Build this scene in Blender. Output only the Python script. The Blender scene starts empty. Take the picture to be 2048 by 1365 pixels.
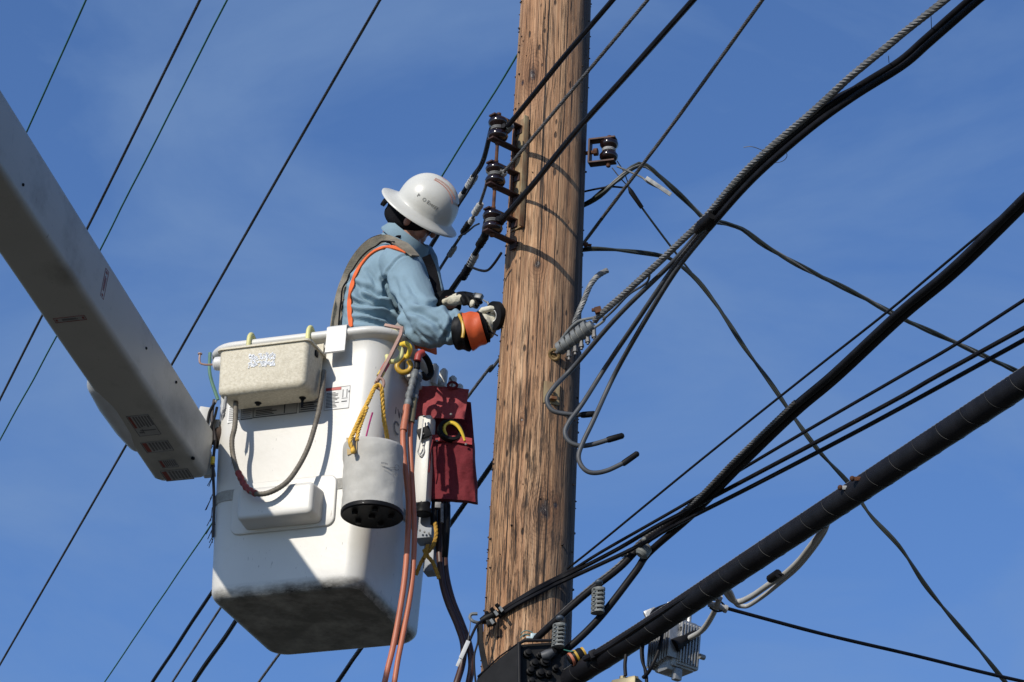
import bpy, bmesh, math, random
from mathutils import Vector, Matrix, noise
random.seed(7)
R_ = math.radians
# ------------------------------------------------------------------ camera, sky, sun, exposure
PITCH, ROLL, F, CAM = R_(26.0), R_(2.8), 7238.0, Vector((0, 0, 1.6))
SX, SY, SZ = -.59, -.845, .57                      # direction towards the sun
SUN = Vector((SX, SY, SZ)).normalized()
vX = Vector((1, 0, 0)); vV = Vector((0, math.cos(PITCH), math.sin(PITCH))); vu = Vector((0, -math.sin(PITCH), math.cos(PITCH)))
vR = math.cos(ROLL)*vX + math.sin(ROLL)*vu
vU = math.cos(ROLL)*vu - math.sin(ROLL)*vX
sc = bpy.context.scene
cd = bpy.data.cameras.new('camera'); cam = bpy.data.objects.new('camera', cd); sc.collection.objects.link(cam)
cd.sensor_width = 36; cd.lens = 36*F/2048; cd.clip_start = .1; cd.clip_end = 5000
mw = Matrix((vR, vU, -vV)).transposed().to_4x4(); mw.translation = CAM
cam.matrix_world = mw; sc.camera = cam
sun_d = bpy.data.lights.new('sun', 'SUN'); sun_d.energy = 3.9; sun_d.angle = R_(.5); sun_d.color = (1, .93, .82)
sun = bpy.data.objects.new('sun', sun_d); sc.collection.objects.link(sun)
sun.rotation_euler = SUN.to_track_quat('Z', 'Y').to_euler(); sun.location = (-20, -20, 30)
W = bpy.data.worlds.new('World'); sc.world = W; W.use_nodes = True
nt = W.node_tree; nt.nodes.clear(); N = nt.nodes.new; LK = nt.links.new
out = N('ShaderNodeOutputWorld'); bg = N('ShaderNodeBackground'); sky = N('ShaderNodeTexSky')
sky.sky_type = 'NISHITA'; sky.sun_disc = False; sky.sun_elevation = math.asin(SUN.z)
sky.sun_rotation = math.atan2(SUN.x, SUN.y); sky.air_density = 1.0; sky.dust_density = .6; sky.ozone_density = 2.2
tc = N('ShaderNodeTexCoord'); mp = N('ShaderNodeMapping'); mp.inputs['Scale'].default_value = (6, 5, 15); mp.inputs['Rotation'].default_value = (.3, .5, .4)
nz = N('ShaderNodeTexNoise'); nz.inputs['Scale'].default_value = 1.3; nz.inputs['Detail'].default_value = 7; nz.inputs['Roughness'].default_value = .55; nz.inputs['Distortion'].default_value = .5
rp = N('ShaderNodeValToRGB'); rp.color_ramp.elements[0].position = .44; rp.color_ramp.elements[0].color = (0, 0, 0, 1); rp.color_ramp.elements[1].position = .70; rp.color_ramp.elements[1].color = (.48, .48, .48, 1)
mx = N('ShaderNodeMix'); mx.data_type = 'RGBA'; mx.inputs['B'].default_value = (2.0, 3.2, 5.5, 1)
LK(tc.outputs['Generated'], mp.inputs['Vector']); LK(mp.outputs[0], nz.inputs['Vector']); LK(nz.outputs['Fac'], rp.inputs[0]); LK(rp.outputs[0], mx.inputs['Factor'])
tn = N('ShaderNodeMix'); tn.data_type = 'RGBA'; tn.blend_type = 'MULTIPLY'; tn.inputs['Factor'].default_value = 1; tn.inputs['B'].default_value = (.75, .99, 1.37, 1); LK(sky.outputs[0], tn.inputs['A'])
LK(tn.outputs['Result'], mx.inputs['A']); LK(mx.outputs['Result'], bg.inputs['Color']); LK(bg.outputs[0], out.inputs['Surface'])
bg.inputs['Strength'].default_value = .10
sc.view_settings.view_transform = 'Standard'; sc.view_settings.look = 'None'; sc.view_settings.exposure = 0; sc.view_settings.gamma = 1

# ------------------------------------------------------------------ geometry helpers
def ray(x, y): return vV + vR*((x-1024)/F) - vU*((y-682.5)/F)
def P(x, y, z): return CAM + ray(x, y)*z                      # photo pixel at a depth
def PY(x, y, Y): r = ray(x, y); return CAM + r*((Y-CAM.y)/r.y)  # photo pixel on the upright plane y=Y
def PH(x, y, Z): r = ray(x, y); return CAM + r*((Z-CAM.z)/r.z)  # photo pixel on a level plane
def V3(*a): return Vector(a)
def crom(pts, n=8):
    pts = [Vector(p) for p in pts]
    if len(pts) < 3: return [pts[0].lerp(pts[-1], i/n) for i in range(n+1)]
    o = []; q = [2*pts[0]-pts[1]] + pts + [2*pts[-1]-pts[-2]]
    for i in range(1, len(q)-2):
        a, b, c, d = q[i-1], q[i], q[i+1], q[i+2]
        for k in range(n):
            t = k/n; t2 = t*t; t3 = t2*t
            o.append(.5*((2*b) + (c-a)*t + (2*a-5*b+4*c-d)*t2 + (3*b-a-3*c+d)*t3))
    o.append(pts[-1]); return o
def resamp(pts, step):
    L = [0]
    for a, b in zip(pts, pts[1:]): L.append(L[-1]+(b-a).length)
    n = max(2, int(L[-1]/step)); o = []; j = 0
    for i in range(n+1):
        s = L[-1]*i/n
        while j < len(pts)-2 and L[j+1] < s: j += 1
        d = L[j+1]-L[j]; o.append(pts[j].lerp(pts[j+1], (s-L[j])/d if d > 0 else 0))
    return o
def frames(pts):
    T = []
    for i in range(len(pts)):
        T.append((pts[min(i+1, len(pts)-1)]-pts[max(i-1, 0)]).normalized())
    n = T[0].orthogonal().normalized(); o = []
    for t in T:
        n = (n - t*n.dot(t)).normalized(); o.append((t, n, t.cross(n)))
    return o
class MB:
    def __init__(s): s.v = []; s.f = []; s.m = []; s.cm = 0
    def mat(s, i): s.cm = i; return s
    def face(s, *ix): s.f.append(ix); s.m.append(s.cm)
    def ring(s, pts): k = len(s.v); s.v += [Vector(p) for p in pts]; return list(range(k, k+len(pts)))
    def bridge(s, a, b, close=True):
        n = len(a)
        for i in range(n if close else n-1): s.face(a[i], a[(i+1) % n], b[(i+1) % n], b[i])
    def loft(s, rings, cap0=True, cap1=True, close=True):
        R = [s.ring(r) for r in rings]
        for a, b in zip(R, R[1:]): s.bridge(a, b, close)
        if cap0: s.face(*reversed(R[0]))
        if cap1: s.face(*R[-1])
        return s
    def tube(s, pts, r, n=8, cap=True, smooth=0, step=None, rx=1):
        if smooth: pts = crom(pts, smooth)
        else: pts = [Vector(p) for p in pts]
        if step: pts = resamp(pts, step)
        rr = r if hasattr(r, '__len__') else [r]*len(pts)
        if len(rr) != len(pts):
            m = len(rr)-1; q = []
            for i in range(len(pts)):
                t = i/(len(pts)-1)*m; j = min(int(t), m-1); q.append(rr[j]*(1-t+j)+rr[j+1]*(t-j))
            rr = q
        fr = frames(pts); rings = []
        for p, (t, a, b), q in zip(pts, fr, rr):
            rings.append([p + (a*math.cos(k*2*math.pi/n)*rx + b*math.sin(k*2*math.pi/n))*q for k in range(n)])
        return s.loft(rings, cap, cap)
    def strand(s, pts, R, k=3, pitch=.12, n=5, rs=None, phase=0, core=False, step=None):
        pts = resamp(pts, step or pitch/10); fr = frames(pts); L = 0; pp = [[] for _ in range(k)]
        rs = rs or R*.55
        for i, (p, (t, a, b)) in enumerate(zip(pts, fr)):
            if i: L += (pts[i]-pts[i-1]).length
            for j in range(k):
                w = 2*math.pi*(L/pitch + j/k)+phase
                pp[j].append(p + (a*math.cos(w)+b*math.sin(w))*(R-rs if R > rs else R*.5))
        for q in pp: s.tube(q, rs, n)
        return s
    def box(s, c, ax, ay, az, b=0):
        """box centred at c with half-extent vectors ax, ay, az, edges chamfered by b"""
        bm = bmesh.new(); bmesh.ops.create_cube(bm, size=2)
        M = Matrix((ax, ay, az)).transposed().to_4x4(); M.translation = c
        bmesh.ops.transform(bm, matrix=M, verts=bm.verts)
        if M.to_3x3().determinant() < 0: bmesh.ops.reverse_faces(bm, faces=bm.faces)
        if b: bmesh.ops.bevel(bm, geom=list(bm.edges), offset=b, segments=2, affect='EDGES', profile=.6)
        k = len(s.v); s.v += [v.co.copy() for v in bm.verts]; bm.verts.index_update()
        for f in bm.faces: s.face(*[k+v.index for v in f.verts])
        bm.free(); return s
    def lathe(s, base, axis, prof, n=20, cap=True):
        axis = Vector(axis).normalized(); a = axis.orthogonal().normalized(); b = axis.cross(a)
        rings = [[Vector(base)+axis*h+(a*math.cos(2*math.pi*i/n)+b*math.sin(2*math.pi*i/n))*max(r, 1e-5) for i in range(n)] for r, h in prof]
        return s.loft(rings, cap, cap)
    def ball(s, c, r, a=1, n=10, ax=None):
        return s.lathe(Vector(c)-Vector(ax or (0, 0, 1)).normalized()*r*a, ax or (0, 0, 1), [(r*math.sin(math.pi*i/n), r*a*(1-math.cos(math.pi*i/n))) for i in range(n+1)], 12)
    def poly(s, pts): s.face(*s.ring(pts)); return s
    def slab(s, pts, th):
        """polygon given a real thickness th (vector)"""
        a = s.ring(pts); b = s.ring([Vector(p)+th for p in pts]); s.face(*reversed(a)); s.face(*b); s.bridge(a, b); return s
    def ribbon(s, pts, w, th, wd):
        """flat strap of half width w, half thickness th; wd = width directions"""
        fr = frames([Vector(p) for p in pts]); rings = []
        for i, (p, (t, a, b)) in enumerate(zip(pts, fr)):
            d = Vector(wd[i] if isinstance(wd, list) else wd); d = (d-t*d.dot(t)).normalized(); n = t.cross(d)
            rings.append([Vector(p)+d*w+n*th, Vector(p)-d*w+n*th, Vector(p)-d*w-n*th, Vector(p)+d*w-n*th])
        return s.loft(rings)
def rrect(w, d, r, n=6):
    o = []
    for cx, cy, a0 in ((w/2-r, d/2-r, 0), (-w/2+r, d/2-r, 90), (-w/2+r, -d/2+r, 180), (w/2-r, -d/2+r, 270)):
        for k in range(n+1):
            a = R_(a0+90*k/n); o.append((cx+r*math.cos(a), cy+r*math.sin(a)))
    return o
col = sc.collection
def mesh_of(name, mb, smooth=True, ang=40):
    me = bpy.data.meshes.new(name); me.from_pydata([tuple(v) for v in mb.v], [], mb.f); me.validate()
    bm = bmesh.new(); bm.from_mesh(me); bmesh.ops.recalc_face_normals(bm, faces=bm.faces); bm.to_mesh(me); bm.free()
    if len(me.polygons) == len(mb.m): me.polygons.foreach_set('material_index', mb.m)
    if smooth:
        me.polygons.foreach_set('use_smooth', [True]*len(me.polygons)); me.set_sharp_from_angle(angle=R_(ang))
    return me
def tag(o, label=None, cat=None, group=None, kind=None):
    if label: o['label'] = label
    if cat: o['category'] = cat
    if group: o['group'] = group
    if kind: o['kind'] = kind
    return o
def empty(name, loc, label, cat, group=None, rz=0):
    o = bpy.data.objects.new(name, None); col.objects.link(o); o.location = loc; o.rotation_euler = (0, 0, rz)
    o.empty_display_size = .1
    return tag(o, label, cat, group)
def rootmat(o):
    m = Matrix.Identity(4)
    while o is not None: m = Matrix.LocRotScale(o.location, o.rotation_euler, None) @ m; o = o.parent
    return m
def obj(name, mb, mats, parent=None, label=None, cat=None, group=None, kind=None, smooth=True, ang=40):
    me = mb if isinstance(mb, bpy.types.Mesh) else mesh_of(name, mb, smooth, ang); me.name = name
    for m in (mats if isinstance(mats, (list, tuple)) else [mats]): me.materials.append(m)
    o = bpy.data.objects.new(name, me); col.objects.link(o)
    if parent is not None: o.parent = parent; me.transform(rootmat(parent).inverted())
    else:
        c = sum((Vector(b) for b in o.bound_box), Vector())/8; c.z = min(b[2] for b in o.bound_box)
        me.transform(Matrix.Translation(-c)); o.location = c
    return tag(o, label, cat, group, kind)
# ------------------------------------------------------------------ materials
def hexc(r, g, b): return (r, g, b, 1)
def mat(name, c, rough=.5, metal=0., var=.15, scale=15., bump=0., bscale=60., dirt=None, dscale=6., damt=.5, stretch=None, coat=0., c2=None):
    m = bpy.data.materials.new(name); m.use_nodes = True; t = m.node_tree; b = t.nodes['Principled BSDF']; n = t.nodes.new; l = t.links.new
    b.inputs['Roughness'].default_value = rough; b.inputs['Metallic'].default_value = metal
    if coat: b.inputs['Coat Weight'].default_value = coat; b.inputs['Coat Roughness'].default_value = .15
    tc = n('ShaderNodeTexCoord'); mp = n('ShaderNodeMapping'); l(tc.outputs['Object'], mp.inputs[0])
    if stretch: mp.inputs['Scale'].default_value = stretch
    nz = n('ShaderNodeTexNoise'); nz.inputs['Scale'].default_value = scale; nz.inputs['Detail'].default_value = 6; l(mp.outputs[0], nz.inputs['Vector'])
    mr = n('ShaderNodeMapRange'); mr.inputs['From Min'].default_value = .3; mr.inputs['From Max'].default_value = .7; l(nz.outputs['Fac'], mr.inputs['Value'])
    mx = n('ShaderNodeMix'); mx.data_type = 'RGBA'
    mx.inputs['A'].default_value = tuple(x*(1-var) for x in c[:3])+(1,)
    mx.inputs['B'].default_value = (tuple(min(1, x*(1+var)) for x in c[:3])+(1,)) if c2 is None else tuple(c2[:3])+(1,)
    l(mr.outputs[0], mx.inputs['Factor']); last = mx.outputs['Result']
    if dirt:
        nd = n('ShaderNodeTexNoise'); nd.inputs['Scale'].default_value = dscale; nd.inputs['Detail'].default_value = 9; nd.inputs['Roughness'].default_value = .68; l(mp.outputs[0], nd.inputs['Vector'])
        rd = n('ShaderNodeValToRGB'); rd.color_ramp.elements[0].position = .60-.12*damt; rd.color_ramp.elements[1].position = .78; rd.color_ramp.elements[0].color = (0, 0, 0, 1); rd.color_ramp.elements[1].color = (damt, damt, damt, 1)
        l(nd.outputs['Fac'], rd.inputs[0]); m2 = n('ShaderNodeMix'); m2.data_type = 'RGBA'; m2.inputs['B'].default_value = tuple(dirt[:3])+(1,)
        l(rd.outputs[0], m2.inputs['Factor']); l(last, m2.inputs['A']); last = m2.outputs['Result']
    l(last, b.inputs['Base Color'])
    if bump:
        nb = n('ShaderNodeTexNoise'); nb.inputs['Scale'].default_value = bscale; nb.inputs['Detail'].default_value = 4; l(mp.outputs[0], nb.inputs['Vector'])
        bp = n('ShaderNodeBump'); bp.inputs['Strength'].default_value = bump; bp.inputs['Distance'].default_value = .01; l(nb.outputs['Fac'], bp.inputs['Height']); l(bp.outputs[0], b.inputs['Normal'])
    return m
M = {}
M['black'] = mat('black_rubber', (.010, .010, .011), .5, var=.4, dirt=(.03, .03, .03), dscale=9, damt=.35)
M['cable'] = mat('cable_sheath', (.011, .011, .0135), .5, var=.35, dirt=(.030, .029, .030), dscale=5, damt=.3)
for q_ in ('black', 'cable'): M[q_].node_tree.nodes['Principled BSDF'].inputs['Specular IOR Level'].default_value = .13
M['greycon'] = mat('grey_conduit', (.060, .064, .070), .55, var=.2, dirt=(.03, .03, .03), damt=.4)
M['whitecable'] = mat('pale_grey_cable', (.42, .42, .40), .5, var=.1, dirt=(.15, .14, .12), damt=.4)
M['steel'] = mat('galvanised_strand', (.20, .20, .195), .6, .3, var=.3, scale=40, dirt=(.06, .055, .05), dscale=15, damt=.6)
M['wiregrey'] = mat('weathered_wire', (.13, .125, .12), .6, .3, var=.35, scale=25)
M['twist'] = mat('dark_twisted_wire', (.055, .052, .050), .6, .2, var=.4, scale=30)
M['green'] = mat('green_wire', (.035, .16, .12), .5, 0, var=.25)
M['serv'] = mat('service_drop_sheath', (.030, .036, .032), .5, 0, var=.3)
M['alu'] = mat('cast_aluminium', (.34, .34, .335), .42, .5, var=.18, scale=20, bump=.2, dirt=(.12, .12, .11), dscale=10, damt=.5)
M['zinc'] = mat('dull_zinc', (.17, .18, .18), .6, .25, var=.25, scale=30, dirt=(.10, .09, .07), dscale=14)
M['rust'] = mat('rusty_steel', (.075, .032, .018), .8, .2, var=.45, scale=35, c2=(.16, .062, .028), bump=.3)
M['rail'] = mat('rust_streaked_rail', (.44, .36, .20), .7, 0, scale=30, stretch=(1, 1, .3), c2=(.15, .05, .014), dirt=(.16, .045, .013), dscale=24, damt=1.0)
M['bracket'] = mat('brown_painted_iron', (.045, .022, .018), .6, .3, var=.5, scale=30, dirt=(.16, .07, .035), dscale=14, damt=.6)
M['glaze'] = mat('brown_glazed_porcelain', (.012, .005, .0045), .15, 0, var=.3, coat=.35)
M['tape_white'] = mat('white_compound_wrap', (.42, .42, .41), .6, .1, var=.25, scale=40, dirt=(.08, .08, .08), dscale=30)
M['bucket_in'] = M['boomw'] = None
M['lip'] = mat('scuffed_white_gelcoat', (.66, .645, .60), .45, 0, var=.05, scale=12, bump=.05, bscale=120, dirt=(.20, .18, .14), dscale=11, damt=.5)
M['tray'] = mat('weathered_cream_fibreglass', (.58, .52, .385), .6, 0, var=.09, scale=95, c2=(.68, .625, .49), bump=.15, bscale=150, dirt=(.34, .29, .20), dscale=8, damt=.55)
M['strapgrey'] = mat('grey_webbing', (.34, .33, .30), .85, 0, var=.2, scale=60, bump=.4, bscale=200)
M['paper'] = mat('white_decal', (.66, .66, .64), .5, 0, var=.1, scale=40, dirt=(.3, .3, .28), damt=.3)
M['greydecal'] = mat('grey_decal', (.44, .43, .40), .5, 0, var=.1, dirt=(.22, .21, .2), damt=.4)
M['ink'] = mat('faded_ink', (.06, .06, .065), .6)
M['inkgrey'] = mat('grey_ink', (.25, .25, .25), .6)
M['redink'] = mat('red_decal', (.42, .035, .03), .5)
M['canvas'] = mat('grey_canvas', (.465, .45, .41), .95, 0, var=.1, scale=18, bump=.12, bscale=60, dirt=(.34, .33, .31), dscale=22, damt=.5)
M['leather'] = mat('tan_leather', (.46, .34, .17), .7, 0, var=.15)
M['rope'] = mat('yellow_rope', (.72, .42, .06), .75, 0, var=.2, scale=60, dirt=(.35, .2, .05), dscale=50)
M['yellow'] = mat('yellow_paint', (.80, .56, .05), .4, 0, var=.12, dirt=(.35, .22, .05), dscale=25)
M['paleyellow'] = mat('faded_yellow_plastic', (.68, .64, .28), .5, 0, var=.1, dirt=(.4, .38, .2))
M['oldyellow'] = mat('dark_amber_plastic', (.50, .30, .03), .4, 0, var=.15)
M['hook'] = mat('pinkish_brown_rod', (.36, .22, .17), .5, 0, var=.15, dirt=(.15, .08, .06))
M['red'] = mat('red_tape', (.55, .03, .02), .45)
M['magenta'] = mat('magenta_cord', (.42, .02, .16), .6, 0, var=.3, scale=80)
M['hose'] = mat('orange_hydraulic_hose', (.46, .145, .075), .5, 0, var=.14, scale=10, dirt=(.16, .06, .04), dscale=14, damt=.45)
M['hosebrown'] = mat('dark_brown_hose', (.060, .026, .020), .45, 0, var=.3)
M['olive'] = mat('olive_hose_sleeve', (.14, .12, .07), .55, 0, var=.2)
M['pouch'] = mat('shaded_red_canvas', (.155, .013, .020), .9, 0, var=.15, scale=30, bump=.3, bscale=80, dirt=(.07, .008, .01), dscale=8, damt=.6)  # darker red, with the pocket's shade put into the colour
M['braid'] = mat('braided_conduit', (.17, .15, .12), .7, .3, var=.3, scale=90)
M['shirt'] = mat('light_blue_work_shirt', (.205, .305, .370), .9, 0, var=.07, scale=10, bump=.15, bscale=200, dirt=(.14, .225, .285), dscale=6, damt=.4)
M['web'] = mat('olive_grey_harness_webbing', (.215, .19, .145), .9, 0, var=.2, scale=30, bump=.3, bscale=150)
M['orange'] = mat('orange_harness_edge', (.72, .13, .03), .8, 0, var=.1)
M['orangerub'] = mat('orange_rubber_gauntlet', (.62, .10, .025), .5, 0, var=.12, scale=14, dirt=(.30, .05, .02), dscale=9)
M['glove'] = mat('cream_leather_glove', (.60, .56, .44), .8, 0, var=.12, scale=30, bump=.4, bscale=90, dirt=(.22, .19, .14), dscale=14, damt=.6)
M['darkred'] = mat('dark_red_brown_pad', (.16, .03, .02), .8, 0, var=.25)
M['trouser'] = mat('dark_brown_trousers', (.06, .028, .022), .9, 0, var=.2)
M['skin'] = mat('skin', (.50, .26, .19), .5, 0, var=.08, scale=14); M['skin'].node_tree.nodes['Principled BSDF'].inputs['Subsurface Weight'].default_value = .15
M['liner'] = mat('black_knit_liner', (.010, .010, .012), .95, 0, var=.3, bump=.4, bscale=200)
M['hat'] = mat('hard_hat_shell', (.60, .595, .545), .33, 0, var=.04, scale=9, dirt=(.45, .43, .37), dscale=7, damt=.45)
M['hatstripe'] = mat('red_orange_stripe', (.62, .27, .19), .5, 0, var=.1)
M['liner'].node_tree.nodes['Principled BSDF'].inputs['Specular IOR Level'].default_value = .08
M['glass'] = mat('dark_glasses', (.02, .02, .025), .1, 0)
M['boot'] = mat('boot_leather', (.05, .035, .025), .6)
M['ribgrey'] = mat('grey_spacer_plastic', (.155, .165, .16), .6, 0, var=.15, dirt=(.08, .085, .08))
M['asphalt'] = mat('asphalt', (.055, .055, .055), .9, 0, var=.2, scale=3)
M['grass'] = mat('grass', (.05, .058, .035), .95, 0, var=.3, scale=.6, c2=(.085, .075, .055))
M['teal'] = mat('weathered_green_hose', (.09, .20, .14), .6, 0, var=.2)

def gel(name, c, edge=0):
    """white gel coat: soft mottling, scratches, and (edge) grime band near given object-space z"""
    m = mat(name, c, .42, 0, var=.035, scale=5, bump=.04, bscale=60, dirt=(.42, .40, .34) if edge else (.15, .14, .12), dscale=3.2, damt=.35 if edge else .7)
    t = m.node_tree; n = t.nodes.new; l = t.links.new; b = t.nodes['Principled BSDF']; src = b.inputs['Base Color'].links[0].from_socket
    tc = n('ShaderNodeTexCoord')
    # fine scratches / scuffs
    mp = n('ShaderNodeMapping'); mp.inputs['Scale'].default_value = (9, 9, 2.2); mp.inputs['Rotation'].default_value = (.3, .2, .5); l(tc.outputs['Object'], mp.inputs[0])
    nz = n('ShaderNodeTexNoise'); nz.inputs['Scale'].default_value = 9; nz.inputs['Detail'].default_value = 5; l(mp.outputs[0], nz.inputs['Vector'])
    r = n('ShaderNodeValToRGB'); r.color_ramp.elements[0].position = .69; r.color_ramp.elements[1].position = .72; r.color_ramp.elements[0].color = (0, 0, 0, 1); r.color_ramp.elements[1].color = (.6, .6, .6, 1)
    l(nz.outputs['Fac'], r.inputs[0]); x = n('ShaderNodeMix'); x.data_type = 'RGBA'; x.inputs['B'].default_value = (.16, .15, .14, 1); l(r.outputs[0], x.inputs['Factor']); l(src, x.inputs['A'])
    last = x.outputs['Result']
    if edge:
        sp = n('ShaderNodeSeparateXYZ'); l(tc.outputs['Object'], sp.inputs[0])
        n2 = n('ShaderNodeTexNoise'); n2.inputs['Scale'].default_value = 7; n2.inputs['Detail'].default_value = 9; n2.inputs['Roughness'].default_value = .7
        mp2 = n('ShaderNodeMapping'); mp2.inputs['Scale'].default_value = (1, 1, 2.5); l(tc.outputs['Object'], mp2.inputs[0]); l(mp2.outputs[0], n2.inputs['Vector'])
        # distance to the bottom corner ring (z ~ .02)
        su = n('ShaderNodeMath'); su.operation = 'SUBTRACT'; su.inputs[1].default_value = .008; l(sp.outputs['Z'], su.inputs[0])
        ab = n('ShaderNodeMath'); ab.operation = 'ABSOLUTE'; l(su.outputs[0], ab.inputs[0])
        mr = n('ShaderNodeMapRange'); mr.inputs['From Min'].default_value = .048; mr.inputs['From Max'].default_value = 0; l(ab.outputs[0], mr.inputs['Value'])
        mu = n('ShaderNodeMath'); mu.operation = 'MULTIPLY'; l(mr.outputs[0], mu.inputs[0])
        r2 = n('ShaderNodeMapRange'); r2.inputs['From Min'].default_value = .38; r2.inputs['From Max'].default_value = .58; l(n2.outputs['Fac'], r2.inputs['Value']); l(r2.outputs[0], mu.inputs[1])
        x2 = n('ShaderNodeMix'); x2.data_type = 'RGBA'; x2.inputs['B'].default_value = (.035, .03, .025, 1); l(mu.outputs[0], x2.inputs['Factor']); l(last, x2.inputs['A']); last = x2.outputs['Result']
        # underside: worn, soiled gel coat with blotches
        lt = n('ShaderNodeMath'); lt.operation = 'LESS_THAN'; lt.inputs[1].default_value = .006; l(sp.outputs['Z'], lt.inputs[0])
        n3 = n('ShaderNodeTexNoise'); n3.inputs['Scale'].default_value = 4.5; n3.inputs['Detail'].default_value = 10; n3.inputs['Roughness'].default_value = .72; l(tc.outputs['Object'], n3.inputs['Vector'])
        r3 = n('ShaderNodeMapRange'); r3.inputs['From Min'].default_value = .35; r3.inputs['From Max'].default_value = .7; r3.inputs['To Min'].default_value = .35; l(n3.outputs['Fac'], r3.inputs['Value'])
        m3 = n('ShaderNodeMath'); m3.operation = 'MULTIPLY'; l(lt.outputs[0], m3.inputs[0]); l(r3.outputs[0], m3.inputs[1])
        x3 = n('ShaderNodeMix'); x3.data_type = 'RGBA'; x3.inputs['B'].default_value = (.13, .125, .11, 1); l(m3.outputs[0], x3.inputs['Factor']); l(last, x3.inputs['A']); last = x3.outputs['Result']
    l(last, b.inputs['Base Color']); return m
M['bucket'] = gel('bucket_gelcoat', (.62, .605, .56), 1)
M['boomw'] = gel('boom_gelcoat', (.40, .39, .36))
# ------------------------------------------------------------------ ground
g = MB(); g.poly([(-1500, -1500, 0), (1500, -1500, 0), (1500, 1500, 0), (-1500, 1500, 0)]); obj('ground', g, M['grass'], kind='structure')
g = MB(); g.poly([(-1500, 3, .004), (1500, 3, .004), (1500, 11.2, .004), (-1500, 11.2, .004)]); obj('road', g, M['asphalt'], kind='structure')
g = MB(); g.box(V3(0, 11.3, .065), V3(1500, 0, 0), V3(0, .08, 0), V3(0, 0, .065)); obj('kerb', g, mat('kerb_concrete', (.32, .31, .29), .9), kind='structure')

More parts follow.
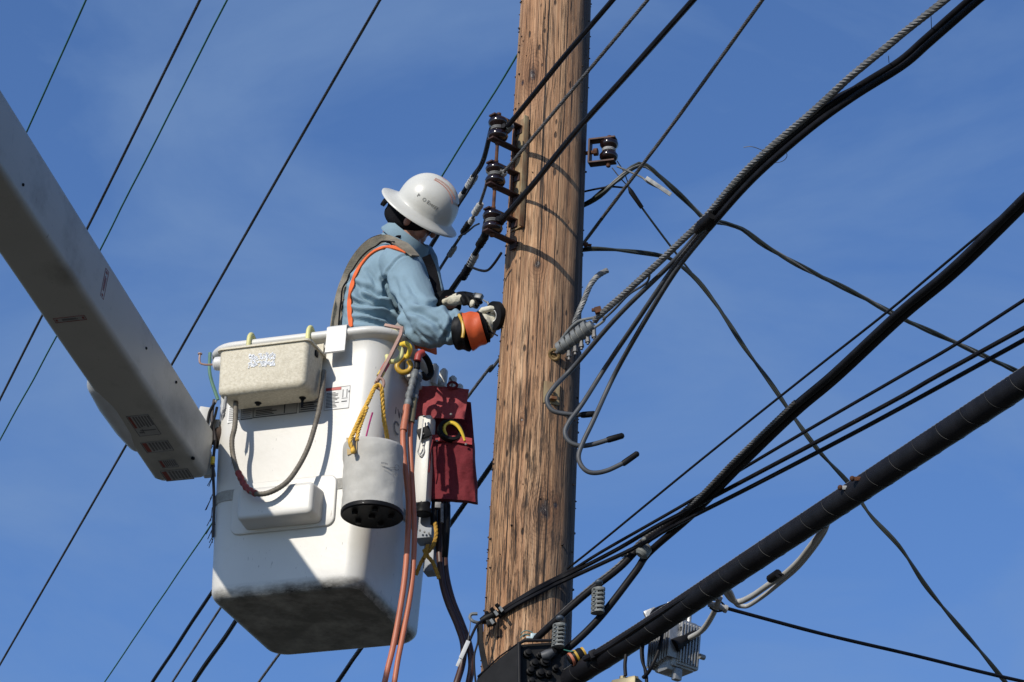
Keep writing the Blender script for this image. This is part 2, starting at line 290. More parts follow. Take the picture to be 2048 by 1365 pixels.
# ------------------------------------------------------------------ pole
PC = V3(.11, 12.6, 0)
def prad(z): return .165 - (z-6.4)*(.023/2.9)
def pole_hit(px, py, off=0.):
    """where the ray of a photo pixel meets the pole surface (grown by off)"""
    d = ray(px, py); lo = None
    y = PY(px, py, PC.y); rr = prad(y.z)+off
    a = d.x**2+d.y**2; o = CAM-PC; bq = 2*(o.x*d.x+o.y*d.y); c = o.x**2+o.y**2-rr*rr
    D = bq*bq-4*a*c
    if D < 0: return CAM + d*(-bq/(2*a))
    return CAM + d*((-bq-math.sqrt(D))/(2*a))
KN = [(1066, 148, .030, 0), (1046, 166, .010, 1), (1075, 530, .016, 1), (1086, 1022, .030, 1), (1112, 1012, .016, 0), (1044, 840, .008, 0)]
def wood():
    m = bpy.data.materials.new('weathered_pole_wood'); m.use_nodes = True; t = m.node_tree; b = t.nodes['Principled BSDF']; n = t.nodes.new; l = t.links.new
    def math_(op, a, c=None):
        x = n('ShaderNodeMath'); x.operation = op
        for i, q in enumerate((a, c)):
            if q is None: continue
            if isinstance(q, (int, float)): x.inputs[i].default_value = q
            else: l(q, x.inputs[i])
        return x.outputs[0]
    def ramp(f, *st):
        r = n('ShaderNodeValToRGB'); e = r.color_ramp.elements
        while len(e) < len(st): e.new(.5)
        for q, (p, c) in zip(e, st): q.position = p; q.color = (c, c, c, 1) if not isinstance(c, tuple) else c+(1,)
        l(f, r.inputs[0]); return r.outputs[0]
    def noi(u, sc_, det=6, ro=.55, dist=0.):
        x = n('ShaderNodeTexNoise'); x.inputs['Scale'].default_value = sc_; x.inputs['Detail'].default_value = det; x.inputs['Roughness'].default_value = ro; x.inputs['Distortion'].default_value = dist
        l(u, x.inputs['Vector']); return x.outputs['Fac']
    def comb(a, c, d=0.):
        x = n('ShaderNodeCombineXYZ')
        for i, q in enumerate((a, c, d)):
            if isinstance(q, (int, float)): x.inputs[i].default_value = q
            else: l(q, x.inputs[i])
        return x.outputs[0]
    def mix(f, a, c, mode='MIX'):
        x = n('ShaderNodeMix'); x.data_type = 'RGBA'; x.blend_type = mode
        for s, q in (('Factor', f), ('A', a), ('B', c)):
            if isinstance(q, (int, float)): x.inputs[s].default_value = q
            elif isinstance(q, tuple): x.inputs[s].default_value = q+(1,)
            else: l(q, x.inputs[s])
        return x.outputs['Result']
    tc = n('ShaderNodeTexCoord'); sp = n('ShaderNodeSeparateXYZ'); l(tc.outputs['Object'], sp.inputs[0])
    ang = math_('ARCTAN2', sp.outputs['X'], math_('MULTIPLY', sp.outputs['Y'], -1.)); U_ = math_('MULTIPLY', ang, .152); Z_ = sp.outputs['Z']
    # knots bend the grain round them
    kd = []; Ug = U_; dark = None; ringsum = None
    for px, py, rad, tar in KN:
        h = pole_hit(px, py); a = math.atan2(h.x-PC.x, -(h.y-PC.y))*.152; z = h.z
        du = math_('SUBTRACT', U_, a); dz = math_('MULTIPLY', math_('SUBTRACT', Z_, z), .62)
        d2 = math_('ADD', math_('MULTIPLY', du, du), math_('MULTIPLY', dz, dz)); d = math_('SQRT', d2)
        gz = math_('POWER', 2.718, math_('MULTIPLY', d2, -1/(2*(rad*1.6)**2)))
        Ug = math_('SUBTRACT', Ug, math_('MULTIPLY', math_('MULTIPLY', du, .45), gz))
        nn = noi(comb(math_('MULTIPLY', U_, 60), math_('MULTIPLY', Z_, 30)), 1, 4)
        core = ramp(math_('DIVIDE', math_('ADD', d, math_('MULTIPLY', math_('SUBTRACT', nn, .5), rad*1.6)), rad*(1.3 if tar else 1.0)), (.25, 1.), (.8, 0.))
        dark = core if dark is None else math_('MAXIMUM', dark, core)
        ringsum = gz if ringsum is None else math_('MAXIMUM', ringsum, gz)
        g2 = math_('POWER', 2.718, math_('MULTIPLY', d2, -1/(2*(rad*2.2)**2)))
        arc = math_('MULTIPLY', g2, ramp(math_('SINE', math_('MULTIPLY', math_('ADD', d, math_('MULTIPLY', nn, .012)), 2*math.pi/.0105)), (.35, 0.), (.9, 1.)))
        arcs = arc if kd == [] else math_('MAXIMUM', arcs, arc); kd.append(1)
    wob = noi(comb(math_('MULTIPLY', U_, 9), math_('MULTIPLY', Z_, 1.6)), 1, 4)
    Ug = math_('ADD', Ug, math_('MULTIPLY', math_('SUBTRACT', wob, .5), .009))
    fine = noi(comb(math_('MULTIPLY', Ug, 330), math_('MULTIPLY', Z_, 5)), 1, 7, .62)
    mid = noi(comb(math_('MULTIPLY', Ug, 95), math_('MULTIPLY', Z_, 1.9)), 1, 6, .6)
    broad = noi(comb(math_('MULTIPLY', Ug, 17), math_('MULTIPLY', Z_, .8), 3.), 1, 4, .5)
    base = ramp(mid, (.26, (.17, .090, .047)), (.40, (.34, .195, .105)), (.55, (.46, .290, .165)), (.72, (.58, .405, .255)))
    base = mix(ramp(broad, (.42, 0.), (.60, .5)), base, (.33, .165, .078), 'MIX')
    base = mix(.85, base, ramp(fine, (.34, .50), (.47, .95), (.64, 1.2)), 'MULTIPLY')
    # silver-grey weathering
    gr = noi(comb(math_('MULTIPLY', Ug, 40), math_('MULTIPLY', Z_, .9), 7.), 1, 5, .6)
    base = mix(ramp(gr, (.54, 0.), (.74, .38)), base, (.36, .29, .22))
    # long drying cracks
    c1 = noi(comb(math_('MULTIPLY', Ug, 42), math_('MULTIPLY', Z_, .55), 11.), 1, 3, .45)
    ck = ramp(math_('ABSOLUTE', math_('SUBTRACT', c1, .52)), (0., 1.), (.007, .9), (.013, 0.))
    cm = noi(comb(math_('MULTIPLY', Ug, 25), math_('MULTIPLY', Z_, 1.5), 5.), 1, 3)
    ck = math_('MULTIPLY', ck, ramp(cm, (.42, 0.), (.48, 1.)))
    for cpx, y0, y1, wd in ((1102, -60, 420, .0022), (1090, 300, 540, .0019), (1140, -40, 330, .0013), (1068, 80, 460, .0010), (1125, 180, 600, .0010), (1128, 560, 930, .0024), (1060, 620, 900, .0011), (1100, 880, 1290, .0016), (1030, 700, 1200, .0018), (1118, 1080, 1330, .0022), (1010, 980, 1330, .0012), (1080, 540, 760, .0012)):
        ha, hb = pole_hit(cpx, y0), pole_hit(cpx-(y1-y0)*.045, y1); ua = math.atan2(ha.x-PC.x, PC.y-ha.y)*.152; ub = math.atan2(hb.x-PC.x, PC.y-hb.y)*.152
        wn = noi(comb(0., math_('MULTIPLY', Z_, 5), cpx*.37), 1, 4, .6)
        tt = math_('DIVIDE', math_('SUBTRACT', Z_, ha.z), hb.z-ha.z)
        uc = math_('ADD', math_('ADD', math_('MULTIPLY', tt, ub-ua), ua), math_('MULTIPLY', math_('SUBTRACT', wn, .5), .012))
        fade = math_('MAXIMUM', math_('SUBTRACT', 1., math_('POWER', math_('ABSOLUTE', math_('SUBTRACT', math_('MULTIPLY', tt, 2.), 1.)), 4.)), 0.)
        ln_ = ramp(math_('DIVIDE', math_('ABSOLUTE', math_('SUBTRACT', U_, uc)), math_('ADD', math_('MULTIPLY', fade, wd*1.9), .00001)), (.55, 1.), (1., 0.))
        ck = math_('MAXIMUM', ck, math_('MULTIPLY', ln_, math_('GREATER_THAN', fade, .05)))
    c2 = noi(comb(math_('MULTIPLY', Ug, 150), math_('MULTIPLY', Z_, 2.2), 2.), 1, 4, .5)
    cs = math_('MULTIPLY', ramp(math_('ABSOLUTE', math_('SUBTRACT', c2, .5)), (0., .9), (.012, .5), (.03, 0.)), ramp(noi(comb(math_('MULTIPLY', U_, 14), math_('MULTIPLY', Z_, 3.5), 9.), 1, 3), (.40, 0.), (.52, 1.)))
    # dark resin blotches running down the lower half
    bl = noi(comb(math_('MULTIPLY', U_, 85), math_('MULTIPLY', Z_, 7.5), 4.), 1, 7, .72)
    low = n('ShaderNodeMapRange'); l(Z_, low.inputs['Value']); low.inputs['From Min'].default_value = 8.1; low.inputs['From Max'].default_value = 7.2
    bm_ = math_('MULTIPLY', ramp(bl, (.515, 0.), (.585, .92)), low.outputs[0])
    # climbing-spike holes
    vo = n('ShaderNodeTexVoronoi'); vo.inputs['Scale'].default_value = 1; vo.inputs['Randomness'].default_value = .95; l(comb(math_('MULTIPLY', U_, 36), math_('MULTIPLY', Z_, 13)), vo.inputs['Vector'])
    sv = n('ShaderNodeSeparateColor'); l(vo.outputs['Color'], sv.inputs[0])
    hr = math_('MULTIPLY', sv.outputs[0], .26)
    ho = ramp(math_('DIVIDE', vo.outputs['Distance'], math_('ADD', hr, .02)), (.6, 1.), (1., 0.))
    ho = math_('MULTIPLY', ho, math_('GREATER_THAN', sv.outputs[1], .35))
    ringn = noi(comb(math_('MULTIPLY', U_, 30), math_('MULTIPLY', Z_, 90)), 1, 3)
    base = mix(math_('MULTIPLY', ringsum, .60), base, (.17, .075, .034))
    base = mix(math_('MULTIPLY', arcs, .45), base, (.07, .032, .016))
    st = ramp(math_('ADD', U_, math_('MULTIPLY', math_('SUBTRACT', noi(comb(math_('MULTIPLY', U_, 45), math_('MULTIPLY', Z_, 2.2), 6.), 1, 6, .65), .5), .09)), (.106, 0.), (.140, .86))  # creosote stain, with the right side's shade painted in as well
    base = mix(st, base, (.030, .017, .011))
    for f, k in ((ck, .95), (cs, .8), (bm_, .85), (ho, .9), (dark, .92)):
        base = mix(math_('MULTIPLY', f, k), base, (.020, .013, .010))
    base = mix(1., base, (1.04, .975, .91), 'MULTIPLY'); l(base, b.inputs['Base Color'])
    hgt = math_('ADD', math_('MULTIPLY', fine, .25), math_('MULTIPLY', mid, .5))
    for f, k in ((ck, 1.6), (cs, .7), (ho, 1.2), (bm_, .3), (dark, .6)): hgt = math_('SUBTRACT', hgt, math_('MULTIPLY', f, k))
    bp = n('ShaderNodeBump'); bp.inputs['Strength'].default_value = .85; bp.inputs['Distance'].default_value = .006; l(hgt, bp.inputs['Height']); l(bp.outputs[0], b.inputs['Normal'])
    rr = mix(ramp(dark, (.5, 0.), (.9, 1.)), (.75, .75, .75), (.3, .3, .3)); l(rr, b.inputs['Roughness'])
    return m
pole = empty('utility_pole', PC, 'thick weathered brown wooden pole with cracks and knots', 'utility pole')
mb = MB(); rings = []
nz_, na_ = 420, 96
for i in range(nz_+1):
    z = 12.4*i/nz_; r = prad(z) + .004*noise.noise(V3(0, 0, z*1.1))
    ring = []
    for k in range(na_):
        a = 2*math.pi*k/na_; q = V3(math.cos(a), math.sin(a), 0)
        dr = .0045*noise.noise(V3(q.x*2.2, q.y*2.2, z*.9)) + .0016*noise.noise(V3(q.x*22, q.y*22, z*1.2))
        for px, py, rad, tar in KN:
            pass
        ring.append(PC + q*(r+dr) + V3(0, 0, z))
    rings.append(ring)
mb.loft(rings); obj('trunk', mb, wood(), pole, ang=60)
# stubby nails and staples left in the wood all round it
mb = MB(); random.seed(3)
for i in range(260):
    z = random.uniform(5.9, 9.7); a = random.choice([random.gauss(R_(180), .30), random.gauss(R_(4), .22), random.gauss(R_(180), .30), random.uniform(0, 6.28)])
    q = V3(math.cos(a), math.sin(a), 0); s = random.uniform(.0018, .0050)
    p = PC + V3(0, 0, z) + q*(prad(z)-.004)
    mb.lathe(p, q + V3(0, 0, random.uniform(-.3, .3)), [(s, 0), (s*1.1, .005), (s*.7, .008+s*.5)], 6)
obj('nail_heads', mb, mat('blackened_iron', (.018, .011, .009), .8, 0, var=.4), pole, kind='stuff')

# ------------------------------------------------------------------ wires
def wire(pts, rad, m, label, cat='wire', name='overhead_wire', Z=None, A=None, Y=None, kind='tube', k=3, pitch=.1, group=None, n=8, ends=(0, 0), sm=10, parent=None):
    """pixel track laid on a level plane (height Z, or the height of anchor A) or on an upright plane Y"""
    if A is not None: Z = A.z
    q = []
    for p in pts:
        if len(p) == 3 and isinstance(p, Vector): q.append(p)
        elif len(p) == 3: q.append(PY(p[0], p[1], p[2]))
        elif Z is not None: q.append(PH(p[0], p[1], Z))
        else: q.append(PY(p[0], p[1], Y))
    if ends[0]: q.insert(0, q[0]+(q[0]-q[1]).normalized()*ends[0])
    if ends[1]: q.append(q[-1]+(q[-1]-q[-2]).normalized()*ends[1])
    mb = MB()
    if kind == 'tube':
        cu = crom(q, sm); tot = sum((b-a).length for a, b in zip(cu, cu[1:]))
        if tot > 1.2: cu = [p+V3(noise.noise(p*1.7), noise.noise(p*1.7+V3(5, 0, 0)), noise.noise(p*1.9+V3(0, 7, 0)))*.006 for p in cu]
        mb.tube(cu, [rad*(1+.06*noise.noise(p*5)) for p in cu], n)
    else: mb.strand(crom(q, sm), rad*.95, 5, pitch*.62, 5, rs=rad*.47, step=pitch/12)
    return obj(name, mb, m, parent, label if parent is None else None, cat if parent is None else None, group)
GB = 'thin wires crossing the sky behind the boom'
wire([(172, 0), (55, 260), (-20, 425)], .0052, M['green'], 'thin green wire crossing the top left corner of the sky', Z=11.2, ends=(3, 2), group=GB)
wire([(400, 0), (178, 450), (80, 640), (-2, 803)], .0085, M['twist'], 'dark twisted wire left of the longer green wire, passing behind the boom', Z=11.0, kind='s', k=3, pitch=.14, ends=(3, 3), group=GB)
wire([(455, 0), (205, 490), (105, 688), (-2, 885)], .0052, M['green'], 'longer thin green wire passing behind the boom between two dark twisted wires', Z=11.2, ends=(3, 3), group=GB)
wire([(760, 0), (552, 362), (350, 718), (247, 900), (-2, 1333)], .0088, M['twist'], 'dark twisted wire that passes behind the left corner of the white bucket', Z=11.0, kind='s', k=3, pitch=.14, ends=(3, 3), group=GB)
wire([(1060, 70), (1035, 110), (885, 350), (640, 718), (423, 1048), (205, 1370)], .0050, M['green'], 'thin green wire that runs from behind the pole down behind the hard hat', Z=10.6, ends=(2, 3))
Zd = PY(1172, 480, 12.85).z
wire([(1525, 0), (1350, 243), (1172, 480), (990, 730), (940, 788), (556, 1312), (510, 1375)], .0080, M['wiregrey'], 'grey twisted wire passing behind the pole from the upper right', Z=Zd, kind='s', k=3, pitch=.10, ends=(1.2, 3))
wire([(1040, 850), (975, 942), (895, 1056), (718, 1302), (668, 1375)], .0115, M['cable'], 'dark twisted wire running down from behind the pole past the red pouch', A=PY(1040, 850, 12.8), kind='s', k=2, pitch=.16, ends=(0, 3))

# ---- spool rack on the left of the pole
AD = V3(-.76, -.65, 0).normalized(); AS = V3(AD.y, -AD.x, 0)     # out from the pole, and along its skin (towards the camera's left)
rack_top = pole_hit(1034, 250); rack_bot = pole_hit(1018, 472)
rack = empty('insulator_rack', rack_bot, 'rusty rack holding three brown porcelain spools on the left of the pole', 'insulator rack')
mid = lambda a, b, t: a.lerp(b, t)
th = math.atan2(AD.y, AD.x)
def onpole(z, off=0.): return PC + V3(0, 0, z) + AD*(prad(z)+off)
zt, zb = rack_top.z, rack_bot.z
mb = MB(); c = onpole((zt+zb)/2, .006); hz = (zt-zb)/2
side = V3(-AD.y, AD.x, 0)                                          # towards the camera's right along the skin
if side.x < 0: side = -side
mb.box(c+side*.008, side*.034, AD*.004, V3(0, 0, hz), .001)
mb.box(c+side*.043+AD*.008, side*.003, AD*.012, V3(0, 0, hz), .001)
obj('back_rail', mb, M['rail'], rack)
mb = MB(); mb.box(c-side*.022+AD*.010, side*.007, AD*.004, V3(0, 0, hz*.93), .001); obj('side_rail', mb, M['rust'], rack)
SP = []
ys = [(990, 232, 279), (978, 326, 369), (972, 419, 463)]          # spool centre x, upper arm y, lower arm y
for i, (px, yu, yl) in enumerate(ys):
    zu = PY(px-4, yu+3, onpole(8, .12).y).z; zl = PY(px-6, yl+3, onpole(8, .12).y).z
    for z in (zu, zl):
        base = onpole(z, .0)
        mb = MB(); mb.box(base+AD*.078, AD*.082, side*.017, V3(0, 0, .0035), .001)
        mb.box(base+AD*.012-V3(0, 0, .014), AD*.004, side*.017, V3(0, 0, .016), .001); obj('arm', mb, M['bracket'], rack)
    cz = (zu+zl)/2; hs = (zu-zl)/2-.004; sc0 = onpole(cz, .122)
    prof = [(.016, -hs), (.026, -hs), (.037, -hs*.85), (.041, -hs*.62), (.038, -hs*.36), (.028, -hs*.2), (.025, 0), (.028, hs*.2), (.038, hs*.36), (.041, hs*.62), (.037, hs*.85), (.026, hs), (.016, hs)]
    mb = MB(); mb.lathe(sc0, (0, 0, 1), prof, 24); obj('spool_insulator', mb, M['glaze'], rack, ang=70)
    mb = MB(); mb.lathe(sc0-V3(0, 0, hs+.020), (0, 0, 1), [(.006, 0), (.010, .002), (.010, .012), (.0055, .013), (.0055, 2*hs+.035), (.009, 2*hs+.036), (.009, 2*hs+.044)], 8); obj('pin', mb, M['rust'], rack)
    mb = MB()
    for q in range(2): mb.tube([sc0+V3(.028*math.cos(a), .028*math.sin(a), -.004+.007*q) for a in [2*math.pi*k/18 for k in range(19)]], .0035, 6)
    obj('tie_wrap', mb, M['steel'], rack)
    SP.append(sc0)
    if i:
        pz = SP[i-1]; zhi = ys[i-1][2]
        a = PY(ys[i-1][0]-6, zhi+3, onpole(8, .12).y).z
        mb = MB(); mb.tube([sc0+V3(0, 0, zu-sc0.z), V3(SP[i-1].x, SP[i-1].y, a)], .0068, 8); obj('tie_rod', mb, M['rust'], rack)
# conductors tied to the spools
mids = [V3(s.x, s.y, s.z) for s in SP]
GC = 'lines dead-ended on the rack'
ends_r = [[(1018, 250), (1125, 118), (1240, -15)], [(1003, 350), (1150, 174), (1308, -15)], [(1003, 440), (1188, 222), (1400, -15)]]
spec = [(.0105, M['cable'], 'tube', 'thick black line from the top spool up across the pole'), (.0078, M['wiregrey'], 's', 'grey twisted line from the middle spool up across the pole'), (.0112, M['cable'], 'tube', 'thick black line from the lowest spool up across the pole')]
for s, pts, (r, m, kd, lb) in zip(SP, ends_r, spec):
    first = s + side*.034 + V3(0, -.012, 0)
    Zs = s.z
    wire([first]+pts[0:], r, m, lb, Z=Zs, kind=kd, k=3, pitch=.09, ends=(0, 1.5), group=GC)
ends_l = [[(968, 322), (945, 358), (908, 418), (850, 512), (640, 850), (425, 1182), (300, 1372)],
          [(958, 412), (935, 452), (900, 505), (868, 556), (660, 880), (447, 1207), (340, 1372)],
          [(966, 482), (944, 520), (925, 552), (896, 592), (690, 905), (475, 1237), (380, 1375)]]
specl = [(.0100, M['cable'], 'tube', 'black line from the top spool down behind the worker, leftmost below the bucket'), (.0072, M['wiregrey'], 's', 'grey line from the middle spool down behind the worker and bucket'), (.0118, M['cable'], 'tube', 'black line from the lowest spool, thickest of the three below the bucket')]
for s, pts, (r, m, kd, lb) in zip(SP, ends_l, specl):
    wire([s + AD*.030 + V3(0, .01, 0)]+pts, r, m, lb, Z=s.z, kind=kd, k=3, pitch=.09, ends=(0, 2.5), group=GC)
# pale splice wraps and sleeves on those lines
def sleeve(x0, y0, x1, y1, Z, r, m, label, group, lump=True, name='line_splice', cat='splice'):
    a, b = PH(x0, y0, Z), PH(x1, y1, Z); n = 14
    pts = [a.lerp(b, i/n) for i in range(n+1)]
    rr = [r*(.75 if i in (0, n) else 1+(.14*math.sin(i*2.4) if lump else 0)) for i in range(n+1)]
    mb = MB(); mb.tube(pts, rr, 10); obj(name, mb, m, None, label, cat, group)
GS = 'splices on the lines left of the pole'
for i, (x0, y0, x1, y1, mk, r, lb) in enumerate([
    (918, 404, 932, 384, 'tape_white', .0145, 'pale splice wrap next to the brim of the hard hat'),
    (940, 372, 955, 349, 'tape_white', .0150, 'pale splice wrap on the upper line nearest the middle spool'),]):
    sleeve(x0-4, y0+2, x1-4, y1+2, SP[0].z, r, M[mk], lb, GS)
for x0, y0, x1, y1, mk, r, lb in [(949, 428, 962, 408, 'tape_white', .0140, 'pale wrap just left of the lowest spool'), (926, 466, 940, 444, 'black', .0135, 'black sleeve on the middle line between two pale wraps'), (938, 450, 946, 437, 'tape_white', .0115, 'small pale collar at the top of the black sleeve'), (898, 512, 910, 494, 'tape_white', .0115, 'pale wrap on the middle line, lowest of its wraps')]:
    sleeve(x0, y0, x1, y1, SP[1].z, r, M[mk], lb, GS)
for x0, y0, x1, y1, mk, r, lb in [(958, 492, 972, 470, 'black', .0160, 'black sleeve directly under the lowest spool'), (940, 530, 952, 508, 'tape_white', .0150, 'pale wrap on the lowest line above the black jumper lead'), (925, 556, 940, 530, 'cable', .0165, 'dark bulky sleeve on the lowest line where the jumper joins')]:
    sleeve(x0, y0, x1, y1, SP[2].z, r, M[mk], lb, GS)
yj = PH(940, 535, SP[2].z).y
wire([(938, 533, yj), (960, 541, 12.6), (975, 541, 12.55), (988, 528, 12.5), (1003, 506, 12.45)], .0052, M['cable'], 'black jumper lead curving from the lowest line to the pole', name='jumper_lead', cat='jumper')
wire([(905, 432, PH(930, 390, SP[0].z).y), (920, 408, 12.9), (938, 380, 12.75), (952, 350, 12.7), (966, 318, 12.6)], .0042, M['cable'], 'thin black lead looping beside the pale splices near the helmet', name='jumper_lead', cat='jumper')
wire([(918, 474, 12.9), (935, 464, 12.8), (948, 453, 12.7), (958, 448, 12.6)], .0038, M['cable'], 'short thin lead joining the middle line to the lowest spool', name='jumper_lead', cat='jumper')
mb = MB()
for s, (dx, dz) in zip(SP, ((.04, -.004), (.052, .01), (.045, 0))):
    pass
sleeve(1012, 262, 1022, 250, SP[0].z, .016, M['zinc'], 'grey dead-end grip at the right of the top spool', GS)
sleeve(998, 358, 1010, 344, SP[1].z, .0125, M['tape_white'], 'pale dead-end grip at the right of the middle spool', GS)
sleeve(994, 452, 1008, 434, SP[2].z, .0160, M['cable'], 'black dead-end grip at the right of the lowest spool', GS)

# ---- single spool on the right of the pole
bx = empty('clevis_insulator', PY(1165, 306, 12.62), 'brown spool insulator in a square iron clevis on the right of the pole', 'insulator')
Yc = 12.56
def Q(px, py, Y=Yc): return PY(px, py, Y)
zt_, zb_ = Q(1200, 289).z, Q(1200, 338).z
cx = Q(1217, 312); cdir = V3(.95, -.32, 0).normalized(); cs = V3(.32, .95, 0)
bk = Q(1180, 306); 
mb = MB(); H_ = .052
o0 = V3(bk.x, Yc, bk.z)
mb.box(o0, cdir*.0035, cs*.020, V3(0, 0, H_), .001); mb.box(o0+cdir*.052+V3(0, 0, H_), cdir*.054, cs*.020, V3(0, 0, .0035), .001); mb.box(o0+cdir*.052-V3(0, 0, H_), cdir*.054, cs*.020, V3(0, 0, .0035), .001)
obj('clevis', mb, M['bracket'], bx)
sc1 = o0+cdir*.078; hs = H_-.008
mb = MB(); mb.lathe(sc1, (0, 0, 1), [(.014, -hs), (.028, -hs), (.036, -hs*.8), (.037, -hs*.5), (.030, -hs*.25), (.022, -hs*.1), (.022, hs*.1), (.030, hs*.25), (.037, hs*.5), (.036, hs*.8), (.028, hs), (.014, hs)], 24); obj('spool_insulator', mb, M['glaze'], bx, ang=70)
mb = MB()
for q in range(2): mb.tube([sc1+V3(.025*math.cos(a), .025*math.sin(a), -.003+.006*q) for a in [2*math.pi*k/18 for k in range(19)]], .003, 6)
obj('tie_wrap', mb, M['tape_white'], bx)
mb = MB(); mb.lathe(sc1-V3(0, 0, H_+.024), (0, 0, 1), [(.004, 0), (.009, .004), (.009, .02), (.005, .021), (.005, 2*H_+.03), (.009, 2*H_+.031), (.009, 2*H_+.038)], 8)
mb.lathe(o0-cdir*.08, cdir, [(.008, 0), (.008, .095), (.016, .096), (.016, .112), (.006, .113)], 8); mb.lathe(o0-cdir*.03, cdir, [(.018, 0), (.018, .006)], 8)
obj('bolt', mb, M['rust'], bx)

# ---- service drops on the right
def serv(pts, label, r=.0068, k=2, pitch=.42, m=M['serv'], bare=None):
    q = crom([PY(*p) for p in pts], 12); mb = MB(); mb.strand(q, r*1.7, k, pitch, 6, rs=r, step=.03)
    if bare:
        mb.mat(1); mb.strand(q, r*1.5, 1, pitch, 5, rs=r*.55, phase=1.6, step=.03)
    return obj('service_drop', mb, [m, M['steel']], None, label, 'cable', 'service drops right of the pole')
serv([(1150, 420, 12.72), (1200, 392, 12.60), (1240, 356, 12.55), (1262, 338, 12.55), (1282, 329, 12.55), (1305, 340, 12.56), (1340, 372, 12.6), (1372, 402, 12.65), (1410, 438, 12.7), (1450, 447, 12.75), (1485, 459, 12.8), (1530, 492, 12.85), (1590, 527, 12.9), (1700, 582, 13.0), (1800, 635, 13.1), (1900, 681, 13.2), (2000, 727, 13.3), (2060, 757, 13.4), (2200, 830, 13.6)], 'twisted dark service cable rising to a peak beside the clevis and running off right', bare=True)
wire([(1234, 333, 12.5), (1262, 345, 12.5), (1285, 356, 12.5), (1300, 368, 12.5), (1340, 386, 12.52)], .0042, M['steel'], 'bright bare messenger wire from the clevis to its wedge grip', name='messenger_wire')
sq = MB(); a, b_ = PY(1292, 356, 12.49), PY(1342, 390, 12.51); dd = (b_-a).normalized(); sq.box((a+b_)/2, (b_-a)/2, dd.cross(vV).normalized()*.008, vV*.009, .002)
obj('wedge_grip', sq, M['tape_white'], None, 'pale slim wedge grip on the messenger wire right of the clevis', 'cable grip')
wire([(1155, 425, 12.70), (1205, 380, 12.6), (1240, 360, 12.58), (1262, 336, 12.56), (1280, 326, 12.58)], .0048, M['cable'], 'black lead running up from the pole edge to the peak of the twisted cable', name='cable_lead', cat='cable')
wire([(1158, 386, 12.7), (1195, 378, 12.6), (1222, 374, 12.58), (1250, 376, 12.57)], .0042, M['cable'], 'short level black lead leaving the pole below the clevis', name='cable_lead', cat='cable')
wire([(1224, 336, 12.54), (1240, 356, 12.56), (1257, 374, 12.57)], .0024, M['wiregrey'], 'fine wire slanting down from the clevis bolt', name='fine_wire')
wire([(1234, 322, 12.54), (1248, 345, 12.56), (1258, 372, 12.57)], .0022, M['wiregrey'], 'fine wire from the spool down to the dark sleeve', name='fine_wire')
mb = MB(); mb.tube([PY(1257, 374, 12.57), PY(1262, 384, 12.57), PY(1284, 416, 12.6)], [.004, .0105, .0085], 8)
obj('wire_sleeve', mb, M['black'], None, 'short dark sleeve on the thin drop below the clevis', 'sleeve')
wire([(1262, 382, 12.57), (1284, 416, 12.6), (1342, 494, 12.7), (1395, 561, 12.78), (1432, 606, 12.82), (1470, 665, 12.9)], .0042, M['serv'], 'thin straight drop from the dark sleeve down to the twisted cable', name='service_wire')
serv([(1158, 502, 12.68), (1185, 498, 12.6), (1250, 502, 12.62), (1330, 514, 12.68), (1365, 535, 12.72), (1400, 567, 12.76), (1445, 628, 12.8), (1490, 697, 12.85), (1540, 765, 12.9), (1590, 838, 12.95), (1640, 905, 13.0), (1700, 970, 13.1), (1740, 1030, 13.15), (1800, 1095, 13.2), (1850, 1170, 13.3), (1905, 1238, 13.4), (1960, 1302, 13.5), (2015, 1370, 13.6), (2080, 1450, 13.7)], 'twisted dark cable leaving the pole level, then falling to the bottom right corner', r=.0058, k=2, pitch=.5)
mb = MB(); h = PY(1163, 487, 12.65); mb.lathe(h-V3(.05, 0, 0), V3(1, 0, -.08), [(.006, 0), (.006, .06), (.011, .061), (.011, .075), (.006, .076), (.006, .09)], 8); obj('pole_bolt', mb, M['rust'], None, 'small bolt end sticking out of the right edge of the pole', 'bolt')

# ---- upper-right bundle: guy strand and black cables
ZB = pole_hit(1112, 702).z+.03
strand_px = [(1190, 642), (1199, 631), (1253, 584), (1321, 522), (1365, 480), (1408, 438), (1470, 365), (1530, 305), (1620, 228), (1700, 155), (1800, 72), (1890, 0), (1960, -60)]
q = [PH(x, y, ZB) for x, y in strand_px]
mb = MB(); mb.strand(crom(q, 10), .0135, 5, .115, 5, rs=.0058, step=.012); obj('guy_strand', mb, M['steel'], None, 'bright twisted steel strand running from the clamp on the pole to the top right', 'guy wire')
def bundle(pts, Z, r, label, m='cable', n=10): return wire(pts, r, M[m], label, 'cable', 'bundle_cable', Z=Z, n=n, ends=(0, 0))
top = [(1412, 452), (1475, 378), (1535, 318), (1628, 240), (1712, 180), (1800, 125), (1850, 84), (1900, 42), (1955, -5), (2000, -40)]
bundle([(x-4, y-3) for x, y in top], ZB-.004, .0125, 'upper black cable lashed beside the steel strand')
bundle([(x+5, y+6) for x, y in top], ZB-.03, .0125, 'lower black cable lashed beside the steel strand')
bundle([(1408, 449), (1466, 375), (1522, 315), (1574, 266), (1640, 212), (1715, 172), (1803, 124), (1852, 83), (1902, 41), (1957, -6)], ZB+.02, .010, 'slim black cable half hidden behind the steel strand')
